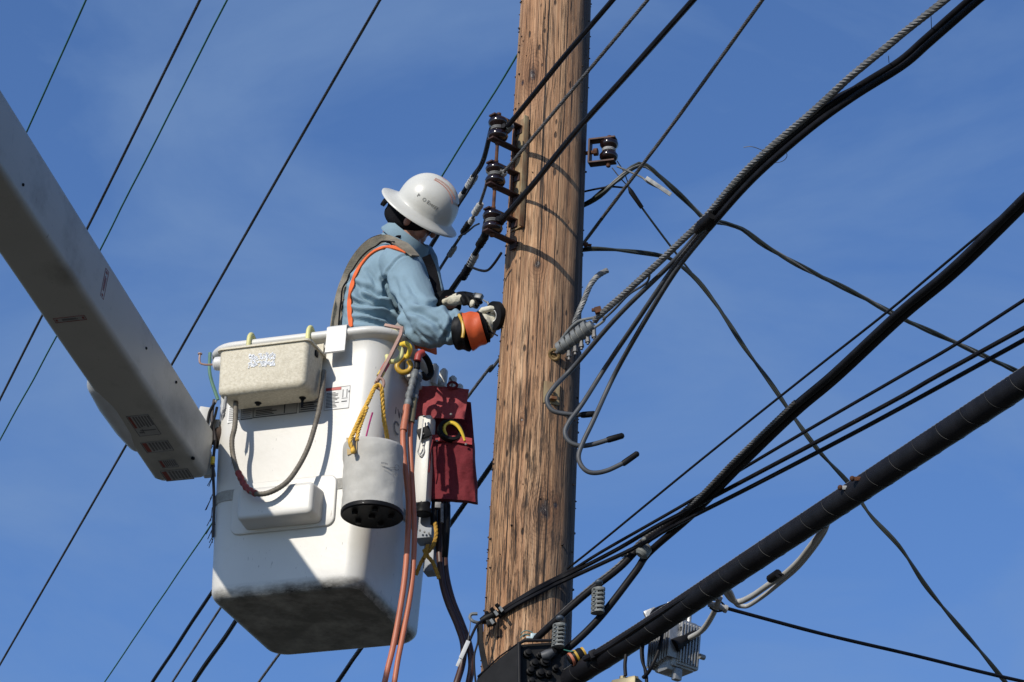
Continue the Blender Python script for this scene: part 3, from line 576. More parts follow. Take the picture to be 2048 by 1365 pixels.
# three grey leads ending in J bends
J = [([(1412, 447), (1350, 520), (1240, 628), (1152, 729), (1108, 775), (1094, 800), (1106, 822), (1139, 829), (1168, 830)], (1192, 828), -.01, 'grey J-bent lead, uppermost of three, end cap in front of the pole edge'),
     ([(1416, 452), (1350, 532), (1270, 648), (1213, 732), (1166, 806), (1139, 843), (1130, 866), (1139, 884), (1160, 892), (1186, 889), (1220, 879)], (1248, 871), -.04, 'grey J-bent lead, middle of three, black cap against the sky'),
     ([(1420, 456), (1352, 542), (1287, 647), (1230, 748), (1186, 843), (1166, 885), (1157, 914), (1166, 936), (1184, 946), (1213, 942), (1250, 925)], (1277, 906), -.07, 'grey J-bent lead, lowest of three, long black cap')]
for pts, cap, dy, lb in J:
    Yp = [12.36+dy*.5]*len(pts)
    # from the lashing point (towards the camera) down to the pole face
    y0 = PH(1412, 450, ZB).y; q = []
    n = len(pts)
    for i, (x, y) in enumerate(pts):
        t = min(1, i/3.0); q.append(PY(x, y, y0*(1-t)+(12.36+dy)*t))
    t_ = empty('cable_lead', q[-1], lb, 'cable', 'grey J-bent leads')
    mb = MB(); mb.tube(crom(q, 10), .0092, 10); obj('conduit', mb, M['greycon'], t_)
    e = PY(cap[0], cap[1], 12.36+dy); d = (e-q[-1]).normalized()
    mb = MB(); mb.tube([q[-1]-d*.012, q[-1]-d*.004, q[-1]+d*.02, e-d*.006, e], [.0105, .0122, .0122, .0115, .006], 10); obj('end_cap', mb, M['black'], t_)
mb = MB(); mb.tube([PH(1395, 462, ZB-.02), PH(1404, 452, ZB-.02), PH(1418, 440, ZB-.02), PH(1426, 430, ZB-.02)], [.016, .023, .023, .018], 10); obj('tape_wrap', mb, M['black'], None, 'black tape lashing that gathers the strand and grey leads', 'tape')
wire([(1300, 540, PH(1300, 540, ZB).y), (1297, 560, 11.9), (1285, 572, 11.95), (1257, 590, 12.1), (1228, 620, 12.2), (1206, 640, 12.25)], .0045, M['greycon'], 'thin grey wire hanging just below the steel strand', name='thin_wire')
for pts, lb in (([(1862, 30), (1863, 60)], 'short lashing wire end dangling from the strand, farthest up'), ([(1777, 112), (1778, 126)], 'short lashing wire end between strand and cable')):
    wire(pts, .0012, M['twist'], lb, name='lashing_wire', Z=ZB)
cq = [PH(1490+0*i, 295, ZB) for i in range(1)]
wire([(1487, 295), (1505, 294), (1528, 303), (1536, 312)], .0013, M['steel'], 'hair-thin wire curl left of the steel strand', name='lashing_wire', Z=ZB)
mbc = [(1526+24*(1-math.cos(a)) - 0, 311-15*math.sin(a)) for a in [i*2*math.pi/14 for i in range(12)]]
wire(mbc, .0011, M['twist'], 'loose hair-thin loop of lashing wire round the bundle', name='lashing_wire', Z=ZB)
# guy tail and clamp
Yt = 12.42
gt = wire([(1149, 648, 12.40), (1157, 625, 12.38), (1166, 606, 12.37), (1180, 572, 12.36), (1196, 552, 12.36), (1215, 541, 12.36)], .0125, M['steel'], 'cut tail of steel strand standing up from the clamp', 'guy wire', 'guy_strand_tail', kind='s', k=5, pitch=.10)
cl = empty('strand_clamp', pole_hit(1110, 705), 'grey ribbed strand clamp bolted to the eye on the pole', 'clamp')
A0, A1 = pole_hit(1112, 706, .02), PY(1186, 650, 12.34)
dA = (A1-A0).normalized(); sA = dA.cross(vV).normalized()
if sA.z < 0: sA = -sA
mb = MB()
mb.tube([A0-dA*.0, A0+dA*.03, A0.lerp(A1, .4), A0.lerp(A1, .8), A1], [.010, .020, .022, .026, .020], 10)
for i in range(6):
    p = A0.lerp(A1, .15+.14*i); mb.tube([p-dA*.009+sA*.004, p+dA*.009+sA*.004], .027+.001*i, 10)
obj('clamp_body', mb, M['zinc'], cl)
mb = MB(); mb.tube([A0+sA*.01, A0.lerp(A1, .3)+sA*.03, A0.lerp(A1, .75)+sA*.045, A0.lerp(A1, 1.1)+sA*.02, A1+dA*.05+sA*.004, A1+dA*.045-sA*.012, A1-sA*.012], .0055, 8, smooth=6); obj('bail', mb, M['zinc'], cl)
for i in range(5):
    p = A0.lerp(A1, .30+.17*i); mb = MB(); d = V3(.05, -.10, -1).normalized()
    mb.lathe(p-sA*.01, d, [(.0085, 0), (.0085, .034), (.0105, .035), (.0105, .046), (.0055, .047), (.0055, .060-.002*i)], 6); obj('bolt', mb, M['wiregrey'], cl)
mb = MB(); h = pole_hit(1107, 712, .004); nrm = V3(h.x-PC.x, h.y-PC.y, 0).normalized()
mb.tube([h+nrm*.012+Vector((math.cos(a)*sA.x*.019, math.cos(a)*sA.y*.019, math.cos(a)*sA.z*.019))*1+dA*math.sin(a)*.019 for a in [i*2*math.pi/16 for i in range(17)]], .0075, 8)
mb.lathe(h-nrm*.01, nrm, [(.010, 0), (.010, .018)], 8)
obj('eye_bolt', mb, mat('yellowed_rust_iron', (.20, .13, .05), .7, .2, var=.4, scale=50), cl)
mb = MB(); h = pole_hit(1103, 787, .003); nrm = V3(h.x-PC.x, h.y-PC.y, 0).normalized(); tn = nrm.cross(V3(0, 0, 1))
mb.box(h, tn*.032, nrm*.004, V3(0, 0, .046), .002); mb.lathe(h+nrm*.003, nrm, [(.012, 0), (.012, .012), (.007, .013), (.007, .022)], 6)
mb.box(h+nrm*.018-V3(0, 0, .03), tn*.014, nrm*.012, V3(0, 0, .006), .001)
obj('rusty_plate', mb, M['rail'], None, 'square rusty plate bolted to the pole above the uppermost J bend', 'plate')
mb = MB(); p = PY(1196, 621, PH(1196, 625, ZB).y); mb.box(p, V3(.012, 0, .004), V3(0, .010, 0), V3(-.004, 0, .012), .003); mb.box(p+V3(-.012, 0, 0), V3(.012, 0, 0), V3(0, .005, 0), V3(0, 0, .006), .002)
obj('rusty_clip', mb, M['rust'], None, 'small red-brown rusty clip on the steel strand above the clamp', 'clip')

# ---- lower right lines
HK = pole_hit(985, 1228, .03); ZL = HK.z
lowg = 'thin lines gathered at the clamp low on the pole'
yA = pole_hit(1060, 1180, .02).y
def low(pts, r, lb, Zr):
    """right part on a level plane at the height it has beside the pole, left part laid on the pole face"""
    q = []
    for x, y in pts:
        q.append(PH(x, y, Zr))
    return q
def lowline(right, left, r, lb):
    a = PY(right[-1][0], right[-1][1], 12.42)
    q = [PH(x, y, a.z) for x, y in right[:-1]] + [a] + [pole_hit(x, y, r+.006) for x, y in left]
    q.insert(0, q[0]+(q[0]-q[1]).normalized()*2)
    mb = MB(); mb.tube(crom(q, 8), r, 8); obj('overhead_wire', mb, M['cable'], None, lb, 'wire', lowg)
lowline([(1905, 515), (1780, 620), (1615, 750), (1400, 922), (1200, 1086), (1150, 1126)], [(1135, 1138)], .0042, 'hairline black wire above the thick bundle, reaching the pole edge first')
lowline([(2060, 593), (1910, 690), (1803, 752), (1615, 861), (1460, 953), (1371, 1008), (1210, 1100), (1150, 1137)], [(1120, 1152), (1080, 1172), (1040, 1196), (1000, 1222)], .0058, 'black wire leaving the thick bundle, top one of three that meet at the clamp')
lowline([(2060, 650), (1875, 752), (1800, 795), (1638, 882), (1398, 1009), (1315, 1052), (1233, 1100), (1150, 1143)], [(1110, 1162), (1075, 1180), (1030, 1205), (995, 1228)], .0078, 'thicker black wire, middle one of three that meet at the clamp')
lowline([(2060, 674), (1800, 817), (1652, 896), (1500, 975), (1348, 1052), (1300, 1080), (1245, 1108), (1150, 1152)], [(1110, 1170), (1075, 1188), (1030, 1212), (998, 1234)], .0078, 'black wire, lowest one of three that meet at the clamp')
# thick bundle
bp_ = [(2080, 372), (2048, 403), (1950, 500), (1887, 558), (1800, 630), (1671, 750), (1586, 822), (1480, 924), (1385, 1020), (1299, 1085)]
aB = PY(1299, 1090, 12.15); q0 = [PH(x, y, aB.z) for x, y in bp_]
def bun(dx, dy, r, tail, lb, m='cable', lash=False):
    q = [PH(x+dx, y+dy, aB.z) for x, y in (bp_[6:-1] if lash else bp_[:-1])] + [PY(*t) for t in tail]; q.insert(0, q[0]+(q[0]-q[1]).normalized()*(.05 if lash else 1.5))
    mb = MB(); q = crom(q, 8)
    if lash: mb.strand(q, r, 5, .1, 5, rs=r*.42, step=.013)
    else: mb.tube(q, r, 10)
    obj('bundle_cable', mb, M[m], None, lb, 'cable', 'cables of the thick right-hand bundle')
bun(4, 6, .0135, [(1300, 1104, 12.15), (1270, 1145, 12.18), (1200, 1235, 12.2), (1135, 1298, 12.22), (1095, 1322, 12.26)], 'lower black cable of the bundle, sagging away below the spacers to the black box')
bun(-4, -3, .0135, [(1290, 1085, 12.15), (1240, 1135, 12.2), (1170, 1190, 12.25), (1110, 1243, 12.3), (1070, 1280, 12.36)], 'upper black cable of the bundle, straight to the top of the black box')
bun(-8, -6, .0085, [(1285, 1080, 12.16), (1240, 1128, 12.21), (1170, 1184, 12.26), (1110, 1238, 12.31), (1068, 1277, 12.37)], 'thin steel strand along the top of the thick bundle', 'wiregrey', True)
# lashing drum, spacers
def spacer(x0, y0, x1, y1, Y, lb):
    t_ = empty('cable_spacer', PY(x1, y1, Y), lb, 'cable spacer', 'grey ribbed spacers between the two cables')
    a, b = PY(x0, y0, Y), PY(x1, y1, Y); d = b-a; n = 30
    pts = [a+d*(i/n) for i in range(n+1)]; rr = [.026 + (.0025 if (i % 5) else -.001) - (.006 if i in (0, n) else 0) for i in range(n+1)]
    mb = MB(); mb.tube(pts, rr, 12, rx=.72); obj('spacer_body', mb, M['ribgrey'], t_)
    mb = MB()
    for i in range(6):
        p = a+d*((i+.6)/6.2); mb.box(p+vV*-.0262+vR*.006, vR*.010, vV*.002, vU*.0025)
        mb.box(p+vV*-.0255-vR*.016+vU*.006, vR*.004, vV*.002, vU*.002)
    obj('slots', mb, M['black'], t_)
    mb = MB(); mb.ball(a-d.normalized()*.018+V3(0, -.01, 0), .015, .7, 8); obj('top_knob', mb, mat('blue_grey_knob', (.05, .065, .085), .5), t_)
spacer(1197, 1176, 1195, 1228, 12.17, 'grey ribbed spacer hanging against the sky right of the pole')
spacer(1119, 1248, 1116, 1296, 12.19, 'grey ribbed spacer in front of the pole just above the black box')
mb = MB(); a, b = PY(1280, 1112, 12.12), PY(1296, 1092, 12.12); mb.tube([a, a.lerp(b, .2), a.lerp(b, .8), b], [.018, .026, .024, .018], 10); mb.ball(PY(1289, 1080, 12.13), .012, .8)
obj('bundle_clamp', mb, M['ribgrey'], None, 'round grey clamp where the thick bundle splits into two cables', 'clamp')
mb = MB(); a, b = PY(1248, 1110, 12.3), PY(1266, 1102, 12.28); mb.tube([a, b], .010, 8); mb.mat(1).tube([a-(b-a)*.3, a], .006, 6); mb.mat(0).box(a.lerp(b, .5), V3(.006, 0, .006), V3(0, .014, 0), V3(-.008, 0, .008), .002)
obj('split_bolt', mb, [M['zinc'], M['rust']], None, 'small metal connector with a rusty tip left of the round grey clamp', 'connector')
# thick wrapped cable running to the lower right
e0 = PY(1150, 1352, 12.2); ZT = e0.z
cpts = [(1060, 1410), (1150, 1352), (1300, 1258), (1500, 1125), (1700, 993), (1900, 862), (2048, 765), (2200, 665)]
q = [PH(x, y, ZT) for x, y in cpts]; thick = empty('thick_cable', q[1], 'very thick black wrapped cable, largest line in the sky, running to the right edge', 'cable')
cq = crom(q, 10); mb = MB(); mb.tube(cq, [.040+.0004*math.sin(i*1.9) for i in range(len(cq))], 16); obj('sheath', mb, M['cable'], thick)
mb = MB(); rs = resamp(cq, .135); fr = frames(rs)
rs = resamp(cq, .004); fr = frames(rs)
mb.tube([p + (a*math.cos(i*.004/.135*6.2832)+b*math.sin(i*.004/.135*6.2832))*.0404 for i, (p, (t, a, b)) in enumerate(zip(rs, fr))], .0007, 5)
obj('lashing_wire', mb, mat('dull_lashing_wire', (.030, .029, .028), .6, .1), thick)
mb = MB(); up = [p + vU*.036 + vR*(-.016) + V3(0, .004, 0) for p in cq]; mb.strand(up, .0042, 4, .09, 5, rs=.0019, step=.012); obj('messenger_strand', mb, M['steel'], thick)
mb = MB(); sl = [(1170, 1318), (1215, 1296), (1260, 1266), (1300, 1240), (1340, 1214), (1380, 1190)]
mb.tube(crom([PH(x, y, ZT)-vV*.0 for x, y in sl], 8), [.012, .011, .010, .009, .008], 8); mb.box(PH(1186, 1310, ZT), V3(.012, 0, .006), V3(0, .014, 0), V3(-.006, 0, .014), .003)
obj('side_cable', mb, M['cable'], None, 'slim black cable riding along the top of the thick cable near the box', 'cable')
# coloured fitting by the box
mb = MB(); a, b = PY(1138, 1322, 12.12), PY(1168, 1306, 12.12); d = b-a
mb.tube([a, a+d*.2, a+d*.8, b], [.016, .024, .026, .020], 12); mb.mat(1).tube([a+d*.42, a+d*.55], .0275, 12); mb.tube([a+d*.85, b+d*.05], .0225, 12); mb.mat(2).tube([a+d*.1, a+d*.25], .026, 12)
obj('cable_boot', mb, [M['black'], M['oldyellow'], M['hose']], None, 'dark cable boot with orange and yellow rings beside the black box', 'cable boot')
wire([(1128, 1300, 12.15), (1140, 1303, 12.1), (1152, 1304, 12.1), (1162, 1310, 12.1)], .0022, M['green'], 'thin pale green wire curling onto the coloured cable boot', name='thin_wire')
# small hardware on top of the thick cable
for k, (x, y, lb) in enumerate([(1692, 982, 'pale clip with rusty end on the thick cable, left of the crossing'), (1716, 964, 'rusty bolt on top of the thick cable, right of the crossing cable')]):
    mb = MB(); p = PH(x, y, ZT)+vU*.01; mb.box(p, vR*.012, vV*.01, vU*.006, .002); mb.mat(1).ball(p-vR*.018, .009); mb.tube([p-vR*.018, p+vR*.02], .004, 6); obj('cable_clip', mb, [M['tape_white'] if k == 0 else M['rust'], M['rust']], None, lb, 'clip')
# pale grey loops
for pts, r, lb in [([(1652, 1052), (1640, 1068), (1622, 1092), (1598, 1122), (1568, 1150), (1540, 1168), (1505, 1192), (1478, 1204), (1462, 1198), (1450, 1182), (1440, 1168)], .0105, 'thicker pale grey cable loop hanging under the thick cable'),
                   ([(1656, 1046), (1648, 1066), (1625, 1100), (1595, 1136), (1560, 1166), (1530, 1190), (1500, 1210), (1486, 1213), (1472, 1208), (1462, 1186), (1452, 1172)], .0080, 'thinner pale grey cable loop just below the thicker loop'),
                   ([(1440, 1195), (1428, 1225), (1412, 1252), (1398, 1266), (1380, 1276)], .0100, 'pale grey cable dropping from the thick cable into the finned amplifier')]:
    wire(pts, r, M['whitecable'], lb, 'cable', 'pale_cable', Z=ZT, n=10)
mb = MB(); a, b = PH(1540, 1158, ZT)-vV*.008, PH(1556, 1147, ZT)-vV*.008; mb.tube([a, b], .0150, 10); mb.tube([b, b+vR*.02-vU*.004], .003, 6)
obj('loop_band', mb, M['cable'], None, 'black band clipped round the pale cable loops', 'band')
# drop wire to lower right with its white boot
a = PH(1418, 1208, ZT); b = PY(1450, 1218, a.y+.02)
mb = MB(); d = b-a; mb.tube([a, b], .0115, 12); mb.tube([b-d*.04, b+d*.10], .0145, 12); obj('cable_boot', mb, M['whitecable'], None, 'white plastic boot where the thin drop leaves the thick cable', 'cable boot')
wire([(1452, 1218, a.y+.02), (1540, 1241, a.y+.1), (1700, 1282, a.y+.3), (1850, 1317, a.y+.5), (2048, 1363, a.y+.8), (2200, 1400, a.y+1.)], .0068, M['cable'], 'thin blue-black drop running from the white boot to the bottom right corner')
wire([(1420, 1200, a.y-.02), (1438, 1202, a.y), (1448, 1210, a.y+.02)], .0035, M['cable'], 'short black loop above the white boot', name='small_loop')
wire([(1420, 1216, a.y-.02), (1432, 1223, a.y), (1446, 1222, a.y+.02)], .0035, M['cable'], 'short black loop below the white boot', name='small_loop')
# finned amplifier
AY = PH(1340, 1290, ZT).y + .02
def A3(x, y, dy=0.): return PY(x, y, AY+dy)
amp = empty('line_amplifier', A3(1340, 1350), 'silver finned cast-aluminium amplifier hanging under the thick cable', 'amplifier')
ca = A3(1345, 1300); ax = V3(.60, -.80, 0).normalized(); ay = V3(.80, .60, 0); az = V3(.05, 0, 1).normalized()
mb = MB(); mb.box(ca+ax*.02, ax*.052, ay*.052, az*.092, .012); mb.box(ca+ax*.065+ay*.012, ax*.014, ay*.050, az*.084, .008); mb.box(ca-ay*.035-az*.075+ax*.03, ax*.03, ay*.028, az*.030, .010); obj('housing', mb, M['alu'], amp)
mb = MB()
for i in range(9):
    p = ca - ax*(.035-.0) + ax*(i*.0135) - ay*.058; mb.box(p, ax*.0035, ay*.022, az*(.080-.002*i), .001)
for i in range(7):
    p = ca + ax*.080 - ay*(.03-.0) + ay*(i*.013); mb.box(p, ax*.006, ay*.0028, az*.075, .001)
obj('cooling_fins', mb, M['alu'], amp)
mb = MB()
for i in range(3): mb = MB(); mb.box(ca+ax*.081-ay*.028+az*(.048-.036*i), ax*.002, ay*.010, az*.007, .001); obj('slot', mb, M['black'], amp)
mb = MB(); mb.box(ca+az*.102, ax*.045, ay*.022, az*.008, .002)
obj('top_plate', mb, M['alu'], amp)
for s_ in (-.03, .03, .055): mb = MB(); mb.lathe(ca+ax*s_+az*.09+ay*.02, az, [(.008, 0), (.008, .034), (.011, .035), (.011, .043)], 8); obj('top_bolt', mb, M['alu'], amp)
mb = MB(); mb.box(ca-az*.115+ax*.06-ay*.02, ax*.012, ay*.016, az*.022, .006); obj('end_lug', mb, M['alu'], amp)
mb = MB(); mb.lathe(ca+ax*.09+ay*.05-az*.035, ay, [(.010, 0), (.010, .022), (.006, .023)], 8); obj('side_port', mb, M['alu'], amp)
p0, p1 = A3(1352, 1290, -.09), A3(1394, 1266, -.06); mb = MB(); d = p1-p0
mb.tube([p0-d*.1, p0+d*.12, p0+d*.5, p0+d*.85, p1], [.026, .023, .016, .015, .011], 12); obj('cable_gland', mb, M['black'], amp)
for pts, r, lb in [([(1298, 1268, AY-.05), (1304, 1255, AY-.05), (1300, 1240, AY-.03), (1305, 1225, AY), (1318, 1216, AY+.02), (1345, 1206, AY+.03), (1362, 1200, AY+.03)], .006, 'black lead arching over the top of the thick cable above the amplifier'),
                   ([(1326, 1262, AY-.12), (1318, 1300, AY-.14), (1305, 1330, AY-.14), (1296, 1346, AY-.12), (1286, 1356, AY-.1)], .0065, 'black lead hanging in front of the amplifier fins'),
                   ([(1282, 1290, AY-.1), (1284, 1320, AY-.1), (1292, 1345, AY-.1), (1294, 1375, AY-.1)], .0055, 'black lead left of the amplifier, running off the bottom edge'),
                   ([(1290, 1280, AY-.06), (1286, 1300, AY-.06), (1288, 1330, AY-.06), (1293, 1370, AY-.06)], .0040, 'thin black lead directly beside the amplifier fins'),
                   ([(1252, 1310, AY-.1), (1250, 1330, AY-.1), (1251, 1352, AY-.1)], .0065, 'blue-black lead hanging from the thick cable to the lower tap')]:
    wire(pts, r, M['cable'], lb, 'cable', 'cable_lead')
mb = MB(); c = A3(1302, 1230, .05); mb.box(c, V3(.02, 0, .01), V3(0, .012, 0), V3(-.008, 0, .018), .004); mb.box(A3(1345, 1208, .05), V3(.016, 0, .008), V3(0, .01, 0), V3(-.004, 0, .009), .003); obj('strand_bracket', mb, M['alu'], None, 'small grey bracket peeping over the thick cable above the amplifier', 'bracket')
tap = MB(); c = A3(1256, 1380, -.05); tap.box(c, V3(.042, -.02, .004), V3(.02, .042, 0), V3(0, 0, .030), .008); tap.lathe(c+V3(-.02, -.02, .028), V3(0, 0, 1), [(.012, 0), (.012, .012), (.006, .013)], 8); tap.lathe(c+V3(.02, -.03, .02), V3(.3, -1, .2), [(.008, 0), (.008, .02), (.005, .021), (.005, .03)], 8)
obj('cable_tap', tap, mat('dull_brass', (.20, .17, .10), .5, .4, var=.3), None, 'brass-tinged metal tap only just showing at the bottom edge', 'tap')
# black splice box on the pole
sb = empty('splice_box', PY(1060, 1400, 12.25), 'matt black splice box on the pole at the bottom edge', 'splice box')
BY = 12.22
bxx = [(1040, 1286), (1000, 1312), (955, 1352), (948, 1420), (1132, 1420), (1128, 1292)]
mb = MB(); fr_ = [PY(x, y, BY) for x, y in [(1038, 1290), (1123, 1284), (1126, 1430), (1036, 1430)]]
mb.slab(fr_, V3(0, .11, 0)); obj('box_body', mb, M['black'], sb)
mb = MB(); lf = [PY(1040, 1286, BY-.02), PY(1040, 1430, BY-.02), PY(940, 1430, BY+.08), PY(955, 1356, BY+.08), PY(1000, 1316, BY+.05)]
mb.slab(lf, V3(.004, .012, 0)); obj('side_cover', mb, M['black'], sb)
mb = MB(); mb.tube([PY(1036, 1288, BY-.02), PY(1050, 1282, BY-.025), PY(1126, 1281, BY-.02)], .006, 8); mb.tube([PY(1038, 1288, BY-.03), PY(1040, 1430, BY-.03)], .007, 8); mb.tube([PY(955, 1354, BY+.075), PY(1000, 1313, BY+.04), PY(1038, 1286, BY-.015)], .003, 6); obj('rim', mb, M['cable'], sb)
mb = MB()
for x, y, r in [(1055, 1310, .016), (1078, 1314, .012), (1068, 1330, .017), (1060, 1345, .015), (1090, 1326, .02), (1080, 1350, .017), (1096, 1352, .013), (1103, 1308, .02), (1062, 1366, .014), (1110, 1340, .012)]:
    mb.lathe(PY(x, y, BY-.0), V3(.15, -1, .1), [(r, 0), (r, .014), (r*.7, .016), (r*.7, .028), (r*.3, .03)], 12)
obj('cable_ports', mb, M['black'], sb)
mb = MB(); p = PY(1096, 1310, BY-.03); mb.tube([p-vR*.022-vU*.006, p, p+vR*.02+vU*.012], [.016, .02, .012], 10); obj('grey_plug', mb, M['greycon'], sb)
mb = MB(); p = PY(1068, 1274, 12.36); mb.box(p, V3(.013, 0, 0), V3(0, .01, 0), V3(0, 0, .011), .003); mb.box(p+V3(-.016, 0, -.006), V3(.012, 0, 0), V3(0, .008, 0), V3(0, 0, .004), .002)
obj('ground_clamp', mb, mat('pale_blue_metal', (.35, .43, .45), .5, .4), None, 'small pale blue-grey clamp on the pole just above the black box', 'clamp')
for pts, lb in [([(1042, 1268), (1050, 1262), (1062, 1264), (1068, 1270)], 'thin teal wire looping into the pale clamp, upper one'), ([(1040, 1276), (1050, 1269), (1064, 1272)], 'thin teal wire into the pale clamp, lower one')]:
    q = [pole_hit(x, y, .012) for x, y in pts]; wire(q, .0022, mat('dull_teal_wire', (.10, .20, .18), .6), lb, name='thin_wire')
# clamp, hook and leads on the pole's left edge
gc = empty('line_clamp', pole_hit(985, 1232, 0), 'black clamp cluster with square blocks where the three lines end on the pole', 'clamp')
mb = MB()
for x, y in [(998, 1216), (988, 1224), (978, 1232)]:
    p = pole_hit(x, y, .045); d = (pole_hit(1000, 1218, .04)-pole_hit(970, 1240, .04)).normalized()
    mb.box(p, d*.008, d.cross(vV).normalized()*.018, vV*.014, .003)
p0, p1 = PY(962, 1243, 12.45), pole_hit(996, 1226, .03); mb.tube([p0, p0.lerp(p1, .3), p1], [.012, .017, .014], 10)
mb.box(pole_hit(982, 1246, .05), V3(.016, 0, .006), V3(0, .014, 0), V3(-.004, 0, .010), .003)
obj('blocks', mb, M['black'], gc)
mb = MB()
for x, y in [(1002, 1219), (992, 1227), (984, 1244)]: mb.box(pole_hit(x, y, .062), V3(.004, 0, .004), V3(0, .004, 0), V3(-.006, 0, .008))
obj('bolts', mb, M['zinc'], gc)
mb = MB(); mb.tube([PY(972, 1246, 12.48), PY(958, 1246, 12.46), PY(946, 1243, 12.45), PY(940, 1236, 12.45), PY(943, 1229, 12.45), PY(955, 1228, 12.45)], .0062, 8, smooth=6); obj('hook_bolt', mb, M['zinc'], gc)
wire([(968, 1240, 12.42), (956, 1248, 12.40), (948, 1262, 12.40), (940, 1280, 12.40)], .0052, M['cable'], 'short black lead from the clamp down to the pale tag', name='cable_lead', cat='cable')
wire([(955, 1250, 12.42), (956, 1282, 12.40), (949, 1310, 12.40), (949, 1340, 12.40), (953, 1380, 12.4)], .0036, M['cable'], 'thin black lead bowing down the left side of the pole', name='cable_lead', cat='cable')
wire([(941, 1232, 12.42), (940, 1255, 12.40), (936, 1282, 12.40)], .0016, M['wiregrey'], 'fine wire from the hook to the pale tag', name='thin_wire')
mb = MB(); a, b = PY(937, 1282, 12.38), PY(914, 1333, 12.38); d = b-a; sd = d.cross(vV).normalized(); m_ = a+d*.68
mb.box(a.lerp(m_, .5), d*.34, sd*.0075, vV*.004, .001); mb.box(m_.lerp(b, .5)+vV*.004, d*.16, sd*.0055, vV*.003, .001)
obj('line_tag', mb, M['paper'], None, 'pale narrow tag hanging by a fine wire left of the pole foot', 'tag')
mb = MB(); mb.ribbon([pole_hit(960, 1246, .006), pole_hit(961, 1280, .006), pole_hit(966, 1310, .006), pole_hit(974, 1345, .006), pole_hit(978, 1400, .006)], .011, .003, V3(1, -.6, 0)); obj('guard_strip', mb, M['black'], None, 'black strip running down the left edge of the pole below the clamp', 'strip')

# ------------------------------------------------------------------ boom
E_ = PY(311, 968, 12.93)         # lower left corner of the end, seen from below
ze = (E_-CAM).dot(vV); bd = (P(0, 517, ze-1.12)-E_).normalized(); bw = V3(-bd.y, bd.x, 0).normalized()     # along the boom (towards the truck), across it (to the right)
bup = bw.cross(bd); bup = -bup if bup.z < 0 else bup
boom = empty('lift_boom', E_, 'long white box-section boom coming from the upper left to the bucket', 'boom')
BWd = .222
def BP(t, w, h): return E_ + bd*t + bw*w + bup*h
def bheight(t): return .218 + .027*t
mb = MB(); rings = []
ts = [0, .004, .012, .03] + [.1*i for i in range(1, 60)]
for t in ts:
    h = bheight(t); ins = max(0, .02*(1-t/.03))**1 if t < .03 else 0
    r = .026; rr_ = rrect(BWd-ins, h-ins, r, 5)
    ring = []
    for a, b in rr_:
        w = a+BWd/2; hh = b+h/2
        dn = .0025*noise.noise(V3(t*1.6, w*9, hh*8))
        # the dent and crease seen on the right side near the lower edge
        if w > BWd*.8:
            dn -= .010*math.exp(-((t-.40)/.05)**2-((hh-.07)/.04)**2) - .004*math.exp(-((t-.30)/.03)**2-((hh-.05)/.03)**2)
        ring.append(BP(t, w+dn, hh))
    rings.append(ring)
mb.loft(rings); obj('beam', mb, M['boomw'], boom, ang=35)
# decals under the boom
def decal(name, c, ex, ey, w, h, th, mats, parts, parent, base=0, label=None):
    """thin sheet at c (its centre), ex along width, ey along height, with bars; parts = (x0,y0,x1,y1,mat) in 0..1"""
    n = ex.cross(ey).normalized(); mb = MB(); mb.mat(base).box(c+n*th/2, ex*w/2, ey*h/2, n*th/2)
    for x0, y0, x1, y1, mi in parts:
        mb.mat(mi).box(c+n*(th+.0006)+ex*w*((x0+x1)/2-.5)+ey*h*((y0+y1)/2-.5), ex*w*(x1-x0)/2, ey*h*(y1-y0)/2, n*.0006)
    return obj(name, mb, mats, parent, label=label, smooth=False)
def bars(x0, x1, y0, y1, n, mi, seed=1, fill=.5):
    rnd = random.Random(seed); o = []
    for i in range(n):
        ya = y0+(y1-y0)*i/n; xe = x0+(x1-x0)*rnd.uniform(.65, 1)
        o.append((x0, ya, xe, ya+(y1-y0)/n*fill, mi))
    return o
def boomray(px, py):
    """pixel -> (t, w) on the boom's underside plane"""
    n = bup; d = ray(px, py); k = (E_-CAM).dot(n)/d.dot(n); h = CAM+d*k-E_; return h.dot(bd), h.dot(bw)
nn = -bup
boomdk = [mat('boom_decal', (.34, .34, .335), .5, 0, var=.1, dirt=(.2, .2, .19)), mat('boom_decal_ink', (.13, .13, .135), .6), mat('boom_decal_red', (.22, .045, .035), .5)]
